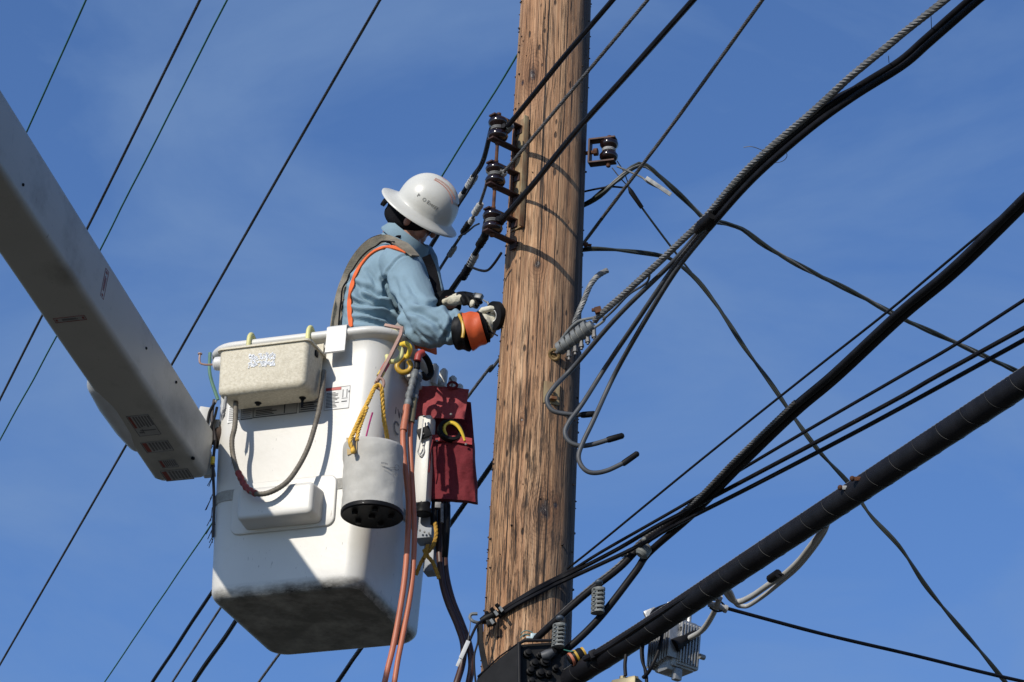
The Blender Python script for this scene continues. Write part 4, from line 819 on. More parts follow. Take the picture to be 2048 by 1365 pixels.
for i, (pts, red, seed) in enumerate([([(246, 828), (298, 824), (330, 872), (276, 878)], True, 3), ([(272, 884), (340, 877), (356, 902), (290, 909)], True, 4), ([(312, 922), (350, 916), (362, 932), (324, 938)], True, 5), ([(312, 941), (382, 935), (394, 958), (330, 966)], True, 6)]):
    tw = [boomray(*p) for p in pts]; t0 = sum(a for a, b in tw)/4; w0 = sum(b for a, b in tw)/4; wt = max(b for a, b in tw)-min(b for a, b in tw); tt = max(a for a, b in tw)-min(a for a, b in tw)
    wt = min(wt*.8, .17); tt = tt*.8
    ex, ey = bd, bw
    if ex.cross(ey).dot(nn) < 0: ex = -ex
    pp = [(.0, .0, 1., .02, 1), (0, .98, 1, 1, 1), (0, 0, .01, 1, 1), (.99, 0, 1, 1, 1)]
    pp += [(.08, .05, .92, .2, 2)] + [(.1+.0*k, .27+.12*k, .9-.05*(k % 3), .34+.12*k, 1) for k in range(6)]
    if i == 0: pp = [(.0, .0, 1., .02, 1), (0, .98, 1, 1, 1), (0, 0, .01, 1, 1), (.99, 0, 1, 1, 1), (.05, .05, .6, .16, 2)] + [(.06, .24+.13*k, .6-.04*(k % 3), .31+.13*k, 1) for k in range(6)] + [(.72, .2, .76, .9, 1), (.80, .12, .86, .30, 1), (.66, .30, .9, .33, 1)]
    decal('warning_decal', BP(t0, min(max(w0, wt/2+.012), BWd-wt/2-.012), -.0005), ex, ey, tt, wt, .0006, boomdk, pp, boom)
for px, py in ((140, 638),):
    t0, w0 = boomray(px, py); ex, ey = bw, bd
    if ex.cross(ey).dot(nn) < 0: ey = -ey
    decal('narrow_decal', BP(t0, w0, -.0005), ex, ey, .125, .028, .0006, boomdk, [(0, 0, 1, .06, 2), (0, .94, 1, 1, 2), (0, 0, .01, 1, 2), (.99, 0, 1, 1, 2), (.05, .3, .11, .7, 2), (.89, .3, .95, .7, 2), (.25, .35, .75, .45, 1), (.25, .55, .7, .65, 1)], boom)
def boomside(px, py):
    n = bw; d = ray(px, py); c0 = BP(0, BWd, 0); k = (c0-CAM).dot(n)/d.dot(n); h = CAM+d*k-E_; return h.dot(bd), h.dot(bup)
t0, h0 = boomside(209, 568); ey = bup; ex = bd
if ex.cross(ey).dot(bw) < 0: ex = -ex
decal('narrow_decal', BP(t0, BWd-.0005, h0), ex, ey, .030, .125, .0006, boomdk, [(0, 0, 1, .012, 2), (0, .988, 1, 1, 2), (0, 0, .05, 1, 2), (.95, 0, 1, 1, 2), (.3, .06, .7, .13, 2), (.3, .86, .7, .93, 2), (.3, .25, .42, .75, 2), (.55, .25, .65, .72, 2)], boom)
mb = MB()
for px, py in ((292, 697), (352, 765), (46, 370)):
    t0, h0 = boomside(px, py); mb.lathe(BP(t0, BWd-.003, h0), bw, [(.006, 0), (.006, .006), (.003, .008)], 8)
t0, w0 = boomray(386, 917); mb.lathe(BP(t0, w0, .003), -bup, [(.008, 0), (.008, .006), (.004, .008)], 8)
obj('rivets', mb, M['black'], boom)
# white fairing of the levelling gear beneath the far side
fa = empty('boom_fairing', E_, 'rounded pale grey-white fairing tucked under the lower boom edge', 'fairing'); 
fpt = [(166, 762), (178, 768), (215, 822), (250, 868), (268, 900)]
mb = MB(); q = [BP(t, .012, .045) for t in (.17, .22, .34, .5, .62, .69)]
mb.tube(crom(q, 6), [.010, .040, .052, .055, .046, .012], 14); obj('fairing_shell', mb, mat('fairing_white', (.50, .52, .54), .4, 0, var=.1), fa)
# ------------------------------------------------------------------ bucket
YAW = -.3647; BO = V3(-.7100, 13.0912, 6.7289)
cy, sy = math.cos(YAW), math.sin(YAW)
bxv = V3(cy, sy, 0); byv = V3(-sy, cy, 0); bzv = V3(0, 0, 1)
WB, DB, WT, DT, BH = .637, .655, .749, .663, 1.07
def L(x, y, z): return BO + bxv*x + byv*y + bzv*z
def dims(z): t = z/BH; return WB+(WT-WB)*t, DB+(DT-DB)*t
def front(px, py, off=0.):
    """pixel -> bucket-local point on the (slightly leaning) front face, off = how far it stands proud"""
    o = CAM-BO; d = ray(px, py); oy, dy = o.dot(byv), d.dot(byv); y = -DB/2
    for _ in range(4):
        k = (y-off-oy)/dy; h = CAM+d*k-BO; y = -dims(h.z)[1]/2
    return V3(h.dot(bxv), h.dot(byv), h.z)
def right(px, py, off=0.):
    o = CAM-BO; d = ray(px, py); ox, dx = o.dot(bxv), d.dot(bxv); x = WB/2
    for _ in range(4):
        k = (x+off-ox)/dx; h = CAM+d*k-BO; x = dims(h.z)[0]/2
    return V3(h.dot(bxv), h.dot(byv), h.z)
def BL(v): return L(v.x, v.y, v.z)
bk = empty('lift_bucket', BO, 'white fibreglass lift bucket with rounded corners, carrying the worker', 'bucket', rz=YAW)
mb = MB(); rings = []
def bring(z, grow, r, n=8): w, d = dims(max(z, 0)); return [L(a, b, z) for a, b in rrect(w+grow, d+grow, r, n)]
for k in range(9):                                                # rounded bottom edge
    a = k/8*math.pi/2; rings.append(bring(.045*(1-math.cos(a)), -.09*(1-math.sin(a)), .060+.015*math.sin(a)))
rings[0] = [v for v in rings[0]]
for k in range(1, 20): z = .045+(BH-.10-.045)*k/19; rings.append(bring(z, 0, .075+.03*k/19))
for z, gr in ((BH-.09, .0), (BH-.05, .004), (BH-.035, .012), (BH-.028, .05), (BH-.022, .076), (BH-.012, .082), (BH-.002, .080), (BH+.004, .070), (BH+.006, .03), (BH+.002, -.010), (BH-.01, -.022), (BH-.05, -.026)):
    rings.append(bring(z, gr, .105+gr*.5))
for z in (.8, .5, .2, .05): rings.append(bring(z, -.03, .07))
mb.loft(rings, cap0=True, cap1=True); shell = obj('shell', mb, M['bucket'], bk, ang=50)
# inner floor is the loft's last cap (5 cm up). Webbing strap round the bucket
def band(z, h, off, name, m, parent):
    mb = MB(); o = []
    for q in (z-h/2, z-h/2, z+h/2, z+h/2): o.append(q)
    a = bring(z-h/2, off*2, .09); b = bring(z+h/2, off*2, .09); c = bring(z+h/2, -.004, .09); d = bring(z-h/2, -.004, .09)
    R = [mb.ring(x) for x in (a, b, c, d)]
    for i in range(4): mb.bridge(R[i], R[(i+1) % 4])
    return obj(name, mb, m, parent)
zs = front(452, 992).z; band(zs-.0, .044, .003, 'webbing_strap', M['strapgrey'], bk)
# raised pad with the moulded step box
def fpanel(corners, off0, off1, r, name, m, parent, rb=.006, taper=0.):
    """rounded block standing on the front face: corners = pixel (left, top, right, bottom) of its front outline"""
    a = front(corners[0], corners[3], off1); b = front(corners[2], corners[1], off1)
    a = corners[4] if len(corners) > 4 else a
    return a
def fblock(x0, x1, z0, z1, prot, r, name, m, parent, rb=.008, mb=None, base=-.004, tp=.0):
    mb = mb or MB(); rings = []
    cx, cz, w, h = (x0+x1)/2, (z0+z1)/2, x1-x0, z1-z0
    fy = lambda z: -dims(z)[1]/2
    for off, ins in [(base, 0), (prot-rb, tp), (prot-rb*.6, tp+rb*.15), (prot-rb*.2, tp+rb*.55), (prot, tp+rb*1.2)]:
        rings.append([L(cx+a, fy(cz+b)-off, cz+b) for a, b in rrect(w-2*ins, h-2*ins, max(r-ins*.5, .004), 5)])
    mb.loft(rings)
    return obj(name, mb, m, parent, ang=50) if name else mb
pa = front(470, 1071, .008); pb = front(668, 1040, .008); pc_ = front(665, 950, .008)
fblock(front(466, 1010, .0).x, front(672, 1010, 0).x, front(560, 1063).z, front(560, 962).z, .010, .035, 'access_panel', M['bucket'], bk, rb=.004)
# groove line around the panel
sx0, sx1 = front(473, 1000, .10).x, front(628, 1000, .10).x
sz0, sz1 = front(550, 1036, .10).z, front(550, 968, .10).z
fblock(sx0, sx1+.0, sz0, sz1, .105, .022, 'step_box', M['bucket'], bk, rb=.012, tp=.006)
# decals on the front
dk = [M['greydecal'], M['ink'], M['redink'], M['paper'], M['inkgrey']]
def fdecal(x0, x1, z0, z1, parts, base, name='warning_label', off=.0008):
    cx, cz = (x0+x1)/2, (z0+z1)/2; tl = V3(0, -(DT-DB)/2/BH, 1).normalized(); ez = (byv*tl.y+bzv*tl.z).normalized()
    return decal(name, L(cx, -dims(cz)[1]/2-off*.2, cz), bxv, ez, x1-x0, z1-z0, .0008, dk, parts, bk, base=base)
zd0, zd1 = front(570, 829).z, front(570, 793).z
def brd(m=1, w=.012, h=.04): return [(0, 0, 1, h, m), (0, 1-h, 1, 1, m), (0, 0, w, 1, m), (1-w, 0, 1, 1, m)]
X = [front(x, 815).x for x in (457, 478, 507, 596, 598, 644, 649, 698)]
fdecal(X[0], X[1]+.01, zd0-.01, zd1, bars(.1, .95, .08, .92, 9, 4, 2), 3)
fdecal(X[1]+.012, X[2], zd0-.004, zd1+.002, brd()+bars(.1, .9, .1, .9, 8, 4, 5), 0)
fdecal(X[2]+.003, X[3]-.003, zd0-.002, zd1+.004, brd(1, .006)+bars(.05, .55, .55, .9, 4, 1, 6)+bars(.05, .6, .1, .42, 4, 1, 7)+[(.70, .08, .725, .92, 1)], 0)
fdecal(X[4]+.002, X[5], zd0, zd1+.008, brd()+bars(.06, .9, .1, .92, 8, 1, 8), 0)
fdecal(X[6], X[7], zd0-.004, zd1+.014, brd(4, .01, .015)+[(.02, .86, .64, .98, 2)]+bars(.05, .6, .10, .80, 11, 1, 9, .45)+[(.68, .45, .92, .47, 4), (.70, .5, .74, .85, 4), (.86, .5, .90, .85, 4), (.68, .30, .90, .34, 1), (.94, .7, .98, .78, 1)], 3)
# lettering on the shaded right side of the bucket: N ... / C ...
def text_mesh(s, size, extrude=.0005):
    cu = bpy.data.curves.new('t', 'FONT'); cu.body = s; cu.size = size; cu.extrude = extrude; cu.resolution_u = 4
    o = bpy.data.objects.new('t', cu); col.objects.link(o); bpy.context.view_layer.update()
    me = bpy.data.meshes.new_from_object(o); bpy.data.objects.remove(o); return me
me = text_mesh('NO\nC', .078); rr0 = right(789, 826)
Mx = Matrix((byv, bzv, bxv)).transposed().to_4x4(); Mx.translation = L(rr0.x+.001, rr0.y, rr0.z)
me.transform(Mx); obj('side_lettering', me, mat('blue_grey_lettering', (.06, .075, .10), .5), bk, smooth=False)
# white spacer panel on the far right edge
mb = MB(); p0 = right(843, 1000, .10); p1 = right(846, 815, .10)
mb.box(L((p0.x+p1.x)/2-.02, p0.y+.03, (p0.z+p1.z)/2), bxv*.030, byv*.03, bzv*((p1.z-p0.z)/2+.01), .012); obj('side_pad', mb, M['bucket'], bk)
# ribbed corner guard on the far right of the rim
rc = [(806, 792, .10), (862, 742, .03), (884, 750, .0), (902, 762, -.02), (917, 776, -.03)]
mb = MB()
for x, y, s in [(868, 744, 1.), (886, 752, .9), (904, 765, .8), (917, 778, .6)]:
    v = right(x, y, .035); p = BL(v)
    mb.tube([p+V3(-.004, 0, -.055*s), p+V3(0, 0, -.02*s), p+V3(.003, 0, .022*s), p+V3(.002, 0, .034*s)], [.020, .019, .0165, .008], 10)
v0 = right(815, 770, .02); v1 = right(912, 795, .02); mb.box(BL(v0).lerp(BL(v1), .5)-V3(0, 0, .02), byv*((v1.y-v0.y)/2+.02), bxv*.014, bzv*.042, .01)
obj('ribbed_guard', mb, M['lip'], bk)
# pivot and lower gear to the left (boom joint)
j = empty('boom_joint', BP(0, BWd, .05), 'rusty pivot and white bearing block between the boom end and the bucket', 'boom joint')
mb = MB(); c = BP(.10, BWd+.03, .10)
a0, a1 = PY(398, 868, 12.95), PY(436, 868, 13.0)
mb.lathe(a0-V3(.06, 0, 0), V3(1, .12, 0), [(.052, 0), (.052, .03), (.040, .05), (.036, .12), (.050, .125), (.050, .15)], 20); obj('pivot_shaft', mb, mat('dark_rust_iron', (.05, .032, .022), .7, .3, var=.5, scale=25, dirt=(.16, .07, .03)), j)
mb = MB(); mb.box(PY(409, 844, 12.93), V3(.026, .006, 0), V3(-.006, .03, 0), V3(.0, 0, .052), .006); mb.box(PY(414, 925, 12.96), V3(.024, 0, .004), V3(0, .02, 0), V3(-.016, 0, .06), .008); obj('bearing_block', mb, M['lip'], j)
mb = MB(); rnd = random.Random(5)
for i in range(26):
    y = rnd.uniform(880, 1080); x = 428+rnd.uniform(-5, 2); p = PY(x, y, 12.92+rnd.uniform(0, .04)); d = V3(rnd.uniform(-.5, .2), 0, -1).normalized()
    mb.tube([p, p+d*rnd.uniform(.02, .06)], .0018, 4)
mb.tube([PY(428, 800, 12.92), PY(424, 840, 12.9), PY(430, 880, 12.92), PY(426, 930, 12.92), PY(428, 1000, 12.92), PY(426, 1075, 12.92)], .006, 6, smooth=5)
obj('frayed_harness', mb, mat('weathered_wiring', (.06, .05, .05), .7, .2, var=.5), j)
mb = MB(); mb.tube([PY(x, y, 12.9) for x, y in [(430, 806), (420, 822), (415, 845), (411, 860), (418, 864), (424, 850), (430, 832), (434, 815)]], .0058, 8, smooth=6); obj('carabiner', mb, M['black'], j)
mb = MB(); mb.box(PY(432, 850, 12.93), V3(.014, 0, 0), V3(0, .01, 0), V3(0, 0, .02), .003); mb.tube([PY(424, 815, 12.92), PY(432, 802, 12.92)], .006, 8); mb.mat(1).tube([PY(425, 928, 12.90), PY(426, 915, 12.9)], .009, 8)
obj('fittings', mb, [M['steel'], M['yellow']], j)
wire([(420, 706, 12.93), (419, 740, 12.93), (423, 762, 12.93), (431, 786, 12.93), (436, 800, 12.93)], .0070, M['teal'], 'faded green hose drooping beside the left edge of the tool tray', 'hose', 'green_hose')
# ---- cream tool tray hung over the front rim
tx0, tx1 = front(437, 740, .17).x, front(612, 740, .17).x
tz0, tz1 = front(520, 782, .17).z, front(520, 694, .17).z
tray = empty('tool_tray', L(-.1, -.4, tz0), 'cream fibreglass tool tray hooked over the front rim of the bucket', 'tool tray')
mb = MB(); rings = []
fyr = -dims(.9)[1]/2
cx, cz = (tx0+tx1)/2, (tz0+tz1)/2; w, h = tx1-tx0, tz1-tz0
yf, yb = fyr-.17, fyr-.012
for z, ins in ((tz0, .022), (tz0+.005, .010), (tz0+.016, .002), (tz0+.03, 0), (tz1-.01, -.003), (tz1, -.004)):
    rings.append([L(cx+a+.002*noise.noise(V3(a*20, b*20, z*9)), (yf+yb)/2+b, z) for a, b in rrect(w-2*ins, (yb-yf)-2*ins, .022, 5)])
for z, ins in ((tz1, -.012), (tz1+.008, -.012), (tz1+.009, .004), (tz1-.01, .008), (tz0+.02, .012)):
    rings.append([L(cx+a, (yf+yb)/2+b, z) for a, b in rrect(w-2*ins, (yb-yf)-2*ins, .022, 5)])
mb.loft(rings); obj('tray_body', mb, M['tray'], tray, ang=45)
mb = MB(); mb.slab([L(tx0+.02, yb-.01, tz1+.004), L(tx1-.0, yb-.01, tz1+.004), L(tx1, yb-.01, tz1+.06), L(tx0+.02, yb-.01, tz1+.03)], byv*.006); obj('back_flange', mb, M['tray'], tray)
mb = MB(); c = front(458, 739, .17)
mb.lathe(L(c.x, yf+.004, c.z), -byv, [(.006, 0), (.006, .005)], 12)
for px, py in ((517, 796), (606, 786)):
    p = front(px, py, .07); mb.lathe(L(p.x, p.y, tz0+.004), V3(0, 0, -1), [(.014, 0), (.014, .006), (.009, .008), (.008, .014)], 12)
p = front(606, 786, .07); mb.lathe(L(p.x, p.y, tz0-.01), V3(0, 0, -1), [(.005, 0), (.005, .028), (.003, .032)], 8)
mb.box(L(tx1+.002, yf+.075, cz+.075), bxv*.008, byv*.012, bzv*.012, .003)
obj('drain_plugs', mb, M['black'], tray)
# worn white stencilled block letters, mostly rubbed away
rnd = random.Random(11); mb = MB(); a = front(497, 738, .17); b = front(552, 706, .17)
for row in range(2):
    for i in range(8):
        for k in range(9):
            x = a.x+(b.x-a.x)*(i+rnd.random()*.86)/8; z = (a.z+.002 if row == 0 else (a.z+b.z)/2+.004)+rnd.random()*(.024 if row == 0 else .026)
            s = rnd.uniform(.0015, .0045); mb.box(L(x, yf-.0015, z), bxv*s, byv*.0025, bzv*s*rnd.uniform(.5, 1.6))
obj('worn_lettering', mb, mat('rubbed_white_paint', (.72, .74, .76), .6), tray, smooth=False)
# yellow coat hooks of the tray, white plate over the rim
for i, (px, py) in enumerate(((504, 652), (622, 641))):
    v = front(px, py+24, .02); p = L(v.x, -DT/2-.045, BH-.03)
    mb = MB(); mb.tube([p+V3(0, 0, -.03), p+V3(0, 0, .035), p+byv*.018+V3(.0, 0, .060), p+byv*.045+V3(0, 0, .052), p+byv*.075+bxv*.01+V3(0, 0, .028)], .0095, 10, smooth=6)
    obj('hanger_hook', mb, M['paleyellow'], tray)
mb = MB(); v = front(625, 668, .05); mb.box(L(v.x-.05, -DT/2-.06, BH-.045), bxv*.045, byv*.010, bzv*.005, .002); obj('yellow_bar', mb, M['paleyellow'], tray)
v0, v1 = front(652, 690, .045), front(691, 690, .045); fy = -DT/2-.047
ph = empty('rim_hanger', L(v0.x, fy, BH-.1), 'white bent plate hanger hooked over the bucket rim beside the tool tray', 'hanger')
mb = MB(); pr = [(fy+.0, BH-.098), (fy, BH-.03), (fy+.0, BH+.010), (fy+.012, BH+.020), (fy+.075, BH+.022), (fy+.090, BH+.012), (fy+.092, BH-.03)]
pr = [(fy-.016, BH-.106), (fy-.004, BH-.098)]+pr[1:]
th_ = .005; n_ = len(pr); lo = []
rg = []
for y, z in pr: rg.append((y, z))
ring_l = []
for x in (v0.x, v1.x):
    outer = [L(x, y, z) for y, z in rg]; inner = [L(x, y+.005 if i < 4 else y-.003, z-.004) for i, (y, z) in enumerate(rg)]
    ring_l.append(outer+inner[::-1])
mb.loft(ring_l); obj('plate', mb, M['lip'], ph)
# auger bit under the tray
mb = MB(); v = front(452, 792, .15); p = L(v.x, v.y, tz0+.0); mb.tube([p, p-V3(.001, 0, .05)], .0065, 8); mb.strand([p-V3(.001, 0, .045), p-V3(.004, 0, .085)], .0078, 2, .022, 5, rs=.005, step=.003); mb.tube([p-V3(.004, 0, .082), p-V3(.006, 0, .1)], [.006, .001], 6)
obj('auger_bit', mb, M['steel'], None, 'grey auger bit poking out under the left end of the tool tray', 'auger bit')
# looped braided conduit
pts = [(472, 796, .10), (470, 850, .11), (464, 880, .115), (466, 910, .115), (476, 945, .12), (492, 975, .14), (512, 988, .15), (540, 985, .145), (572, 966, .13), (596, 935, .11), (616, 896, .10), (630, 852, .09), (640, 810, .07), (645, 770, .05), (648, 742, .04)]
q = crom([BL(front(x, y, o)) for x, y, o in pts], 8); cl_ = empty('looped_hose', q[50], 'braided grey-brown hose looping from the tool tray down to the step box', 'hose')
mb = MB(); q2 = resamp(q, .004); mb.tube(q2, [.0098+(.0009 if i % 3 == 0 else 0) for i in range(len(q2))], 10); obj('braided_sleeve', mb, M['braid'], cl_)
qa = resamp(crom([BL(front(x, y, o)) for x, y, o in pts[4:7]], 8), .004)
mb = MB(); mb.tube(qa, [.0125+.0015*math.sin(i*.9) for i in range(len(qa))], 10); obj('red_tape_wrap', mb, mat('worn_red_tape', (.22, .03, .025), .6, 0, var=.5, scale=60), cl_)
# white cup and bent rod on the left of the tray
mb = MB(); p = PY(432, 728, 12.83); mb.lathe(p, V3(1, -.1, 0), [(.014, -.012), (.026, -.004), (.028, .01), (.028, .03)], 14); mb.mat(1).tube([p+V3(.0, 0, -.002), PY(414, 730, 12.82), PY(401, 727, 12.82), PY(399, 718, 12.82), PY(400, 710, 12.82)], .0042, 8, smooth=5); mb.lathe(PY(400, 709, 12.82), V3(0, 0, 1), [(.009, 0), (.009, .004)], 8)
obj('spindle_cup', mb, [M['lip'], M['hook']], None, 'white round cup with a bent brown rod left of the tool tray', 'spindle')
# ---- grey canvas bucket on its hook
CY = 12.50
ct, cb = PY(747, 897, CY), PY(744, 1031, CY)
cbk = empty('canvas_bucket', cb, 'grey canvas tool bucket with black base hanging by yellow rope', 'tool bucket')
H = ct.z-cb.z; mb = MB(); rings = []; n = 44
ax_ = (ct-cb)
for i in range(26):
    t = i/25; p = cb.lerp(ct, t); ring = []
    for k in range(n):
        a = 2*math.pi*k/n
        r = .1155 - .003*t + .0045*noise.noise(V3(math.cos(a)*2.2, math.sin(a)*2.2, t*5)) + .0022*noise.noise(V3(math.cos(a)*7, math.sin(a)*7, t*12))
        r += .003*math.exp(-((t-.90)/.10)**2) - .0022*math.exp(-((t-.86)/.008)**2) + .0015*math.exp(-((t-.12)/.03)**2)*math.sin(a*9)
        ring.append(p+V3(math.cos(a)*r, math.sin(a)*r, .004*math.sin(a*2+1)*t))
    rings.append(ring)
for r_, dz in ((.109, .002), (.107, -.02)): rings.append([ct+V3(math.cos(2*math.pi*k/n)*r_, math.sin(2*math.pi*k/n)*r_, dz+.004*math.sin(4*math.pi*k/n+1)) for k in range(n)])
rings.append([cb+V3(math.cos(2*math.pi*k/n)*.105, math.sin(2*math.pi*k/n)*.105, .02) for k in range(n)])
mb.loft(rings); obj('canvas_body', mb, M['canvas'], cbk, ang=70)
mb = MB(); mb.lathe(cb-V3(0, 0, .007), (0, 0, 1), [(.104, .004), (.112, 0), (.1185, .004), (.119, .016), (.117, .020)], 40)
for k in range(5):
    a = R_(72*k-80); mb.lathe(cb+V3(math.cos(a)*.072, math.sin(a)*.072, -.016), (0, 0, 1), [(.009, 0), (.011, .003), (.012, .012)], 12)
mb.lathe(cb-V3(0, 0, .014), (0, 0, 1), [(.010, 0), (.013, .003), (.013, .010)], 12)
obj('base', mb, M['black'], cbk)
def cyl(px, py, off=.002):
    a = math.asin(max(-1, min(1, ((PY(px, py, CY)-cb).x)/.117))); p = PY(px, py, CY-.1155*math.cos(a)); return V3(cb.x+math.sin(a)*(.117+off), CY-math.cos(a)*(.117+off), p.z)
pt = [cyl(697, 877, .006), cyl(719, 880, .006), cyl(718, 907, .006), cyl(699, 912, .006)]
mb = MB(); mb.slab(pt, V3(-.2, -.9, 0).normalized()*.0025); obj('leather_patch', mb, [M['leather']], cbk, smooth=False)
# printed mark: small word, arrow-like line, ring
me = text_mesh('ESTEX', .009); o0_ = cyl(764, 927, .003); o1_ = cyl(800, 934, .003); dx = V3(.93, .36, 0)
def wrapc(me, px, py):
    a0 = math.atan2(cyl(px, py).x-cb.x, -(cyl(px, py).y-CY)); z0 = cyl(px, py).z
    for v in me.vertices:
        a = a0+v.co.x/.117; r = .1225+v.co.z; v.co = V3(cb.x+math.sin(a)*r, CY-math.cos(a)*r, z0+v.co.y-.002*v.co.x/.117)
wrapc(me, 764, 929); obj('printed_word', me, M['ink'], cbk, smooth=False)
mb = MB()
for s in ([(764, 934), (778, 938), (792, 937)], [(766, 936), (780, 941), (796, 940)]): mb.tube([cyl(x, y, .0062) for x, y in s], .0006, 5)
mb.tube([cyl(793+4*math.cos(a), 937+6*math.sin(a), .0055) for a in [k*math.pi/6 for k in range(13)]], .0007, 5)
for x in (786, 790, 794): mb.tube([cyl(x, 948, .003), cyl(x+1, 953, .0062)], .0007, 5)
obj('printed_mark', mb, M['ink'], cbk)
# hook rod
hk = [(770, 651, 12.70), (790, 655, 12.68), (804, 658, 12.64), (801, 672, 12.6), (781, 712, 12.57), (762, 748, 12.54), (752, 768, 12.52)]
hr = empty('rod_hook', PY(752, 780, CY), 'pinkish brown square rod hook with red and yellow tape, holding the canvas bucket', 'hook')
mb = MB(); q = [PY(*a) for a in hk]; mb.ribbon([q[0], q[1], q[2]], .0055, .0055, V3(0, 1, 0)); mb.ribbon([q[2]+V3(0, 0, .004), q[3], q[4], q[5], q[6]], .0062, .0062, V3(1, 0, .4))
cc = PY(760, 768, 12.51); mb.tube([cc+V3(.015*math.cos(a), 0, .023*math.sin(a)) for a in [R_(160-32*k) for k in range(11)]], .0062, 8); obj('rod', mb, M['hook'], hr)
mb = MB(); a, b = PY(776, 724, 12.572), PY(760, 752, 12.55); d = b-a
mb.tube([a+d*.15, a+d*.72], .0125, 8); mb.mat(1).tube([a-d*.05, a+d*.13], .0128, 8); mb.tube([a+d*.74, a+d*1.05], .0132, 8); obj('tape_bands', mb, [M['red'], M['yellow']], hr)
# rope
rp_ = empty('yellow_rope', PY(755, 775, CY), 'twisted yellow rope slung from the rod hook to the canvas bucket', 'rope')
mb = MB(); rpts = [(706, 900, 12.385), (700, 884, 12.38), (706, 868, 12.40), (722, 832, 12.44), (738, 800, 12.48), (749, 776, 12.50), (757, 770, 12.505), (763, 778, 12.51), (765, 800, 12.53), (768, 840, 12.56), (774, 872, 12.59), (776, 892, 12.60)]
mb.strand(crom([PY(*p) for p in rpts], 8), .0092, 3, .050, 6, rs=.0055, step=.006)
mb.strand(crom([PY(*p) for p in [(714, 882, 12.40), (716, 866, 12.41), (724, 842, 12.44), (734, 815, 12.46)]], 8), .0085, 3, .05, 6, rs=.005, step=.006)
mb.ball(PY(706, 902, 12.378), .010, 1.3); obj('rope_strands', mb, M['rope'], rp_)
wire([(730, 884, 12.42), (738, 850, 12.44), (745, 826, 12.46)], .0038, M['magenta'], 'short magenta cord sticking up out of the canvas bucket', 'cord', 'magenta_cord', kind='s', k=3, pitch=.02)
# rim S hooks
def hookmesh(c, r, m, name, label, arc=(200, -60), tail=None, yaw=0):
    mb = MB(); pts = [PY(*t) for t in tail] if tail else []
    mb.tube(crom(pts, 8), r, 10); return obj(name, mb, m, None, label, 'hook', 'yellow hooks at the bucket corner')
hookmesh(None, .0098, M['paleyellow'], 's_hook', 'pale yellow curved hook lying against the rod hook', tail=[(774, 712, 12.62), (778, 722, 12.61), (790, 723, 12.61), (801, 714, 12.61), (803, 702, 12.61), (799, 695, 12.61)])
hookmesh(None, .0105, M['yellow'], 's_hook', 'bright yellow hook end at the bucket corner above the amber one', tail=[(803, 690, 12.68), (812, 688, 12.66), (820, 696, 12.66), (818, 708, 12.67), (812, 716, 12.68)])
hookmesh(None, .0105, M['oldyellow'], 's_hook', 'dark amber hook hanging in shade under the bright yellow one', tail=[(812, 712, 12.70), (800, 722, 12.71), (794, 735, 12.71), (803, 745, 12.71), (817, 742, 12.71), (822, 732, 12.71), (817, 723, 12.71)])
hookmesh(None, .010, M['paleyellow'], 's_hook', 'pale yellow hook top on the rim under the rod hook', tail=[(778, 660, 12.74), (790, 664, 12.72), (797, 674, 12.70), (792, 684, 12.70)])
# hydraulic tool handles and hoses
ht = empty('tool_coupling', PY(842, 716, 12.70), 'black and red tool handle with chrome couplings clipped at the bucket corner', 'coupling')
mb = MB(); mb.tube([PY(834, 738, 12.68), PY(836, 718, 12.68), PY(842, 708, 12.69), (PY(852, 716, 12.72)), PY(860, 732, 12.74), PY(862, 748, 12.76), PY(852, 756, 12.75), PY(843, 748, 12.73)], .0125, 10, smooth=5); obj('loop_handle', mb, M['black'], ht)
mb = MB(); mb.tube([PY(835, 722, 12.665), PY(838, 710, 12.665), PY(846, 706, 12.675)], .0145, 10, smooth=4); obj('red_grip', mb, mat('worn_red_plastic', (.36, .05, .04), .5), ht)
def coupling(pts, r):
    q = resamp(crom([PY(*p) for p in pts], 6), .006); mb = MB()
    rr = [r*(1.0, 1.25, 1.28, .92, 1.18, 1.2, .85, 1.05)[(i//2) % 8] for i in range(len(q))]; mb.tube(q, rr, 12); return mb
c1 = [(832, 742, 12.66), (826, 762, 12.65), (819, 790, 12.64), (815, 815, 12.63)]; c2 = [(838, 748, 12.69), (834, 770, 12.68), (830, 790, 12.67), (828, 800, 12.66)]
for c in (c1, c2): obj('coupling', coupling(c, .0125), M['zinc'], ht)
def hose(pts, r, m, label, collar=None, group='hydraulic hoses'):
    t = empty('hydraulic_hose', PY(*pts[-1]), label, 'hose', group); mb = MB(); mb.tube(crom([PY(*p) for p in pts], 8), r, 12); obj('hose_line', mb, m, t)
    if collar: 
        mb = MB(); mb.tube([PY(*p) for p in collar[0]], collar[1], 12); obj('sleeve', mb, collar[2], t)
hose([(815, 815, 12.63), (810, 840, 12.62), (806, 866, 12.61), (807, 900, 12.60), (813, 960, 12.60), (817, 1010, 12.60), (815, 1080, 12.58), (810, 1150, 12.56), (800, 1220, 12.55), (787, 1290, 12.54), (775, 1340, 12.53), (764, 1385, 12.52), (730, 1500, 12.5), (690, 1700, 12.5)], .0110, M['hose'], 'orange hydraulic hose, left of the pair hanging past the canvas bucket', (((814, 812, 12.63), (810, 840, 12.62), (807, 862, 12.61)), .0145, M['hose']))
